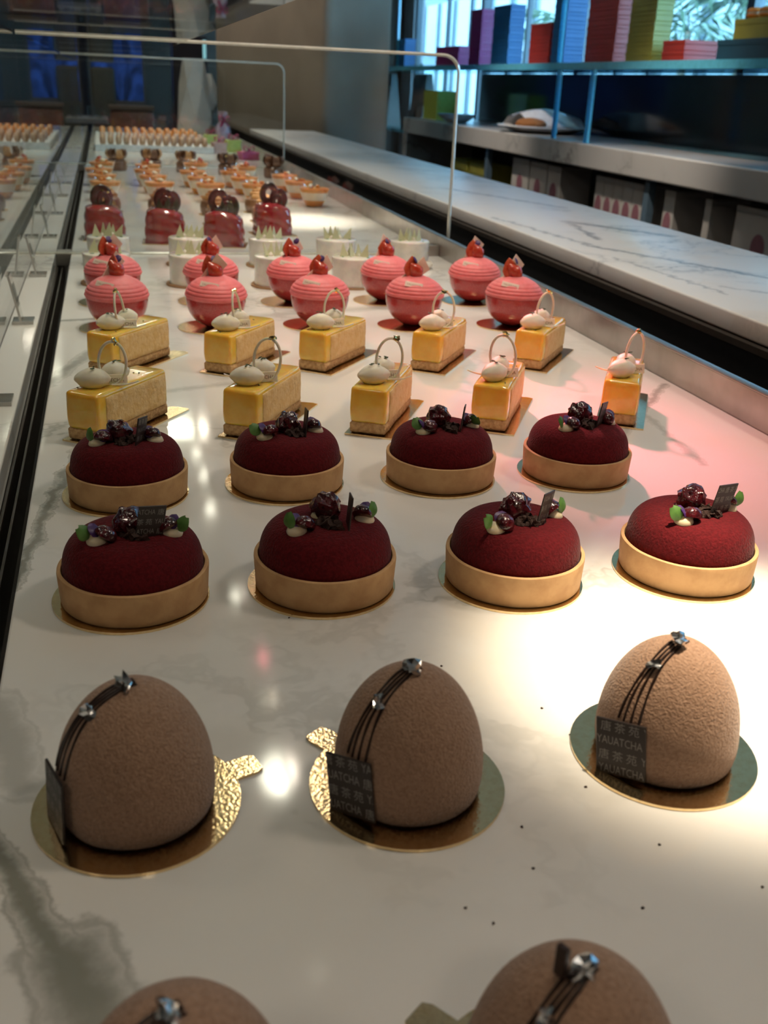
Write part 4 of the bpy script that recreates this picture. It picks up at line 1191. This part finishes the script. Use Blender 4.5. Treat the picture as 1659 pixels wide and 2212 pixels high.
ob('plate_dish', me('plate_dish', lathe([(0, 0), (.14, 0), (.22, .022), (.25, .032), (.245, .036), (.215, .026), (.13, .008), (0, .008)], 40), M_CHINA), t)
def napkin():
    v, f = [], []
    n, m = 18, 10
    for i in range(n + 1):
        u = i / n
        for k in range(m + 1):
            s = k / m
            y = (u - .5) * .46
            x = (s - .5) * .30
            z = .034 + .085 * math.sin(PI * min(1, max(0, (u - .02) / .96))) ** .8 * (.35 + .65 * math.sin(PI * (.15 + .7 * s))) + .006 * math.sin(18 * u + 4 * s)
            v.append((x, y, z))
    for i in range(n):
        for k in range(m):
            f.append((i * (m + 1) + k, i * (m + 1) + k + 1, (i + 1) * (m + 1) + k + 1, (i + 1) * (m + 1) + k))
    q = len(v)
    v += [(x * .97, y * .97, z - .006) for x, y, z in v]
    f += [tuple(a + q for a in e[::-1]) for e in f]
    return v, f
ob('napkin', me('napkin', xf(napkin(), (.02, .06, 0)), M_CHINA), t)
ob('bread', me('bread', ellip(.07, .13, .030, (-.10, -.06, .045), 18, 10, 0, .08), mat('brown_bread', (.28, .11, .03), .7)), t)

# white boxes with pink ovals stored below the rear counter
M_WBOX = mat('white_box_card', (.52, .50, .48), .6, vscale=5)
M_OVAL = mat('pink_oval_print', (.30, .13, .17), .6)
OV = me('oval_emblem', lathe([(0, 0), (.030, 0), (.030, .001), (.022, .001), (.022, .0015), (0, .0015)], 24), M_OVAL)
for y0, y1, h_, lb in [(5.06, 5.29, .380, 'white box with a pink oval below the counter, beside the blue upright'), (4.83, 5.04, .378, 'white box with a pink oval below the counter, middle of the wide three'), (4.66, 4.81, .376, 'white box with a pink oval below the counter, last of the wide three')] + \
                  [(4.28 - .088 * (k + 1), 4.28 - .088 * k - .004, .372, 'slim white box with pink oval, %s of five from the wide boxes' % o) for k, o in enumerate(('first', 'second', 'third', 'fourth', 'fifth'))] + \
                  [(3.585, 3.665, .372, 'slim white box with a pink oval standing alone below the counter'), (3.33, 3.37, .37, 'thin beige box standing beside a dark gap below the counter'), (2.86, 3.17, .372, 'wide white box with a pink oval at the picture edge below the counter')]:
    t = thing('stored_box', lb, 'box', (2.17, (y0 + y1) / 2, -.3995), 0, 'boxes stored below the rear counter')
    ob('box_body', me('box_body', boxg(.16, y1 - y0, h_ - .02, (.0, 0, (h_ - .02) / 2), .002, 1), M_WBOX, False), t)
    ob('box_flap', me('box_flap', boxg(.162, y1 - y0 + .002, .02, (0, 0, h_ - .01), .002, 1), M_WBOX, False), t)
    if 'oval' in lb:
        ob('oval_emblem', OV, t, (-.0805, 0, h_ - .125), (PI / 2, 0, -PI / 2), (min(1.3, (y1 - y0) / .085), 1.55, 1))
for k, (y0, y1) in enumerate([(6.05, 6.35), (5.72, 6.00)]):
    t = thing('stored_carton', ('dull lime carton below the counter, deeper one', 'dull lime carton below the counter, beside the blue upright')[k], 'box', (2.18, (y0 + y1) / 2, -.3995))
    ob('box_body', me('box_body', boxg(.16, y1 - y0, .24, (0, 0, .12), .002, 1), BOXM['lime'], False), t)
    ob('box_lid', me('box_lid', boxg(.166, y1 - y0 + .004, .06, (0, 0, .27), .002, 1), BOXM['lime'], False), t)

# ------------------------------------------------------------------ far end: pillar, white faceted lamp, plant
def pillar():
    A = Vector((.70, 7.05)); B = Vector((1.135, 5.66))
    d = (B - A).normalized(); nrm = Vector((-d.y, d.x)) * 1
    if nrm.x < 0:
        nrm = -nrm
    C_ = B + nrm * .42; D = A + nrm * .42
    pts = []
    for P, Q, T in ((D, A, B), (A, B, C_), (B, C_, D), (C_, D, A)):
        e1 = (P - Q).normalized() * .05; e2 = (T - Q).normalized() * .05
        for k in range(5):
            u = k / 4
            pts.append(tuple(Q + e1 * (1 - u) ** 2 + e2 * u ** 2))
    return prism(pts, FLOOR_Z, CEIL_Z)
pil = struct('pillar', pillar(), mat('taupe_plaster', (.36, .31, .25), .7, vscale=3), True)

M_WHITE = mat('white_lacquer', (.66, .65, .62), .35, vscale=10)
def facets(rings, n=6, tw=.5):
    v, f = [], []
    for k, (r, z) in enumerate(rings):
        for i in range(n):
            a = 2 * PI * (i + (tw if k % 2 else 0)) / n
            v.append((r * math.cos(a), r * math.sin(a), z))
    for k in range(len(rings) - 1):
        for i in range(n):
            j = (i + 1) % n
            a, b, c, d = k * n + i, k * n + j, (k + 1) * n + i, (k + 1) * n + j
            if k % 2:
                f += [(a, b, d), (a, d, c)]
            else:
                f += [(a, b, c), (b, d, c)]
    f.append(tuple(range(n))[::-1]); f.append(tuple((len(rings) - 1) * n + i for i in range(n)))
    return v, f
t = thing('faceted_pedestal', 'tall white faceted pedestal standing behind the macaron tray', 'pedestal', (.51, 6.35, 0))
ob('pedestal_body', me('pedestal_body', facets([(.105, 0), (.108, .07), (.085, .26), (.066, .395)]), M_WHITE, False), t)
ob('side_wing', me('side_wing', facets([(.02, .12), (.045, .16), (.040, .25), (.015, .32)], 5), M_WHITE, False), t, (.095, .05, 0))
t = thing('dark_cabinet', 'dark blue-black box cabinet behind the white pedestal', 'cabinet', (.56, 7.30, FLOOR_Z))
ob('cabinet_box', me('cabinet_box', span(-.11, .11, -.1, .1, 0, 1.46, .003), mat('blue_black_lacquer', (.008, .009, .022), .3), False), t)
ob('light_strip', me('light_strip', span(.082, .104, -.104, -.1, 1.33, 1.44), mat('cyan_light_strip', (.3, .7, .8), .4, emit=((.35, .75, .85), .55)), False), t)

t = thing('vase_plant', 'leafy plant with long drooping stems beside the pillar', 'plant', (1.80, 8.25, FLOOR_Z))
ob('floor_vase', me('floor_vase', lathe([(0, 0), (.10, 0), (.13, .2), (.10, .55), (.06, .75), (.07, .80), (.06, .80), (.05, .75), (0, .7)], 24), mat('grey_vase', (.20, .22, .24), .3)), t)
M_PLANT = mat('dark_foliage', (.05, .10, .035), .5, color2=(.09, .16, .05), vscale=8)
LEAFM = me('leaf', petalg(.22, .035, .25, .002), M_PLANT, True, 80)
rg = random.Random(5)
for k in range(9):
    a = rg.uniform(0, 2 * PI); h_ = rg.uniform(.45, .95)
    pts = [(.02 * math.cos(a), .02 * math.sin(a), .75)] + [(.22 * u * math.cos(a), .22 * u * math.sin(a), .78 + h_ * u - .18 * u ** 3) for u in (.25, .5, .75, 1)]
    s = ob('stem', me('stem', tube(pts, .006, 5), M_PLANT), t)
    for q in range(4):
        p = pts[q + 1]
        ob('leaf', LEAFM, s, p, (R(rg.uniform(50, 150)), 0, a + rg.uniform(-1.5, 1.5)))

# ------------------------------------------------------------------ dining room beyond
M_RUST = mat('rust_leather', (.18, .055, .025), .5, vscale=6); M_OLIVE = mat('olive_fabric', (.055, .052, .035), .8, vscale=12)
M_WOOD = mat('brown_wood', (.12, .075, .045), .5, vscale=6)
def rippled_light(name):
    k = NT(name)
    mp = k.n('ShaderNodeMapping'); mp.inputs['Scale'].default_value = (5.5, 1, 1.6)
    k.l(k.coord(), mp.inputs['Vector'])
    n_ = k.smooth(k.noise(1.0, 4, .6, mp.outputs[0], 1.2), .38, .72, .02, .55)
    k.b.inputs['Base Color'].default_value = (.012, .03, .09, 1)
    k.b.inputs['Roughness'].default_value = .2
    k.b.inputs['Emission Color'].default_value = (.03, .10, .46, 1)
    k.l(n_, k.b.inputs['Emission Strength'])
    k.m.cycles.emission_sampling = 'NONE'
    return k.m
M_AQUA = rippled_light('lit_blue_glass')
for x0, x1, z0, z1, y, lb in [(-.10, .40, .05, 1.1, 11.2, 'broad backlit blue glass panel at the far end of the dining room'), (-.62, -.22, .02, 1.1, 11.3, 'backlit blue glass panel beyond the glass screen'), (-1.7, -.95, -.2, 1.1, 11.4, 'dim blue glass panel at the dining room side')]:
    t = thing('blue_glass_panel', lb, 'light panel', ((x0 + x1) / 2, y, FLOOR_Z), 0, 'blue glass panels')
    w_ = x1 - x0
    ob('panel_glass', me('panel_glass', span(-w_ / 2, w_ / 2, -.02, .02, z0 - FLOOR_Z, z1 - FLOOR_Z), M_AQUA, False), t)
    ob('panel_frame', me('panel_frame', merge(span(-w_ / 2 - .02, -w_ / 2, -.03, .03, 0, z1 - FLOOR_Z), span(w_ / 2, w_ / 2 + .02, -.03, .03, 0, z1 - FLOOR_Z), span(-w_ / 2, w_ / 2, -.03, .03, 0, z0 - FLOOR_Z)), M_WALLW, False), t)
for x, y, w_, lb in [(-.66, 9.0, .46, 'rust brown leather banquette seat nearer the customer side'), (.22, 9.0, .34, 'rust brown leather banquette seat behind the macaron tray')]:
    t = thing('banquette', lb, 'bench', (x, y, FLOOR_Z), 0, 'leather banquettes')
    ob('back_cushion', me('back_cushion', span(-w_ / 2, w_ / 2, -.05, .05, .62, .95, .02), M_RUST, True), t)
    ob('top_ledge', me('top_ledge', span(-w_ / 2 - .01, w_ / 2 + .01, -.07, .07, .952, .985, .004), M_WOOD, False), t)
    ob('seat_cushion', me('seat_cushion', span(-w_ / 2, w_ / 2, .05, .45, .34, .46, .02), M_RUST, True), t)
    ob('plinth', me('plinth', span(-w_ / 2, w_ / 2, -.04, .44, 0, .34), M_WOOD, False), t)
t = thing('dining_chair', 'olive upholstered dining chair in front of the blue panel', 'chair', (.01, 10.1, FLOOR_Z), R(180))
ob('backrest', me('backrest', xf(span(-.10, .10, -.03, .03, .46, 1.27, .03, 3), (0, .20, 0), (R(-6), 0, 0)), M_OLIVE, True), t)
ob('seat', me('seat', span(-.20, .20, -.20, .20, .42, .48, .02), M_OLIVE, True), t)
legm = me('leg', tube([(0, 0, 0), (0, 0, .42)], .015, 8), M_WOOD)
for sx in (-.17, .17):
    for sy in (-.17, .17):
        ob('leg', legm, t, (sx, sy, 0))
t = thing('dining_table', 'grey stone dining table between the banquettes', 'table', (-.19, 9.2, FLOOR_Z))
ob('table_top', me('table_top', span(-.22, .22, -.3, .3, .84, .88, .004), mat('grey_stone', (.16, .16, .16), .4), False), t)
ob('pedestal_leg', me('pedestal_leg', lathe([(0, 0), (.18, 0), (.18, .02), (.04, .04), (.035, .84), (0, .84)], 20), M_FRAME), t)
for q, x in enumerate((-.28, -.20, -.10, -.04)):
    g = thing('tumbler', 'small clear tumbler on the grey dining table, %s from the customer side' % ORD[q], 'glass', (x, 9.05 + RNG.uniform(-.05, .1), FLOOR_Z + .8805), 0, 'tumblers on the dining table')
    ob('tumbler_wall', me('tumbler_wall', lathe([(0, 0), (.025, 0), (.03, .09), (.027, .09), (.023, .005), (0, .005)], 16), M_CUP), g)
    ob('tumbler_base', me('tumbler_base', lathe([(0, .0055), (.022, .0055), (.023, .014), (0, .014)], 16), M_CUP), g)
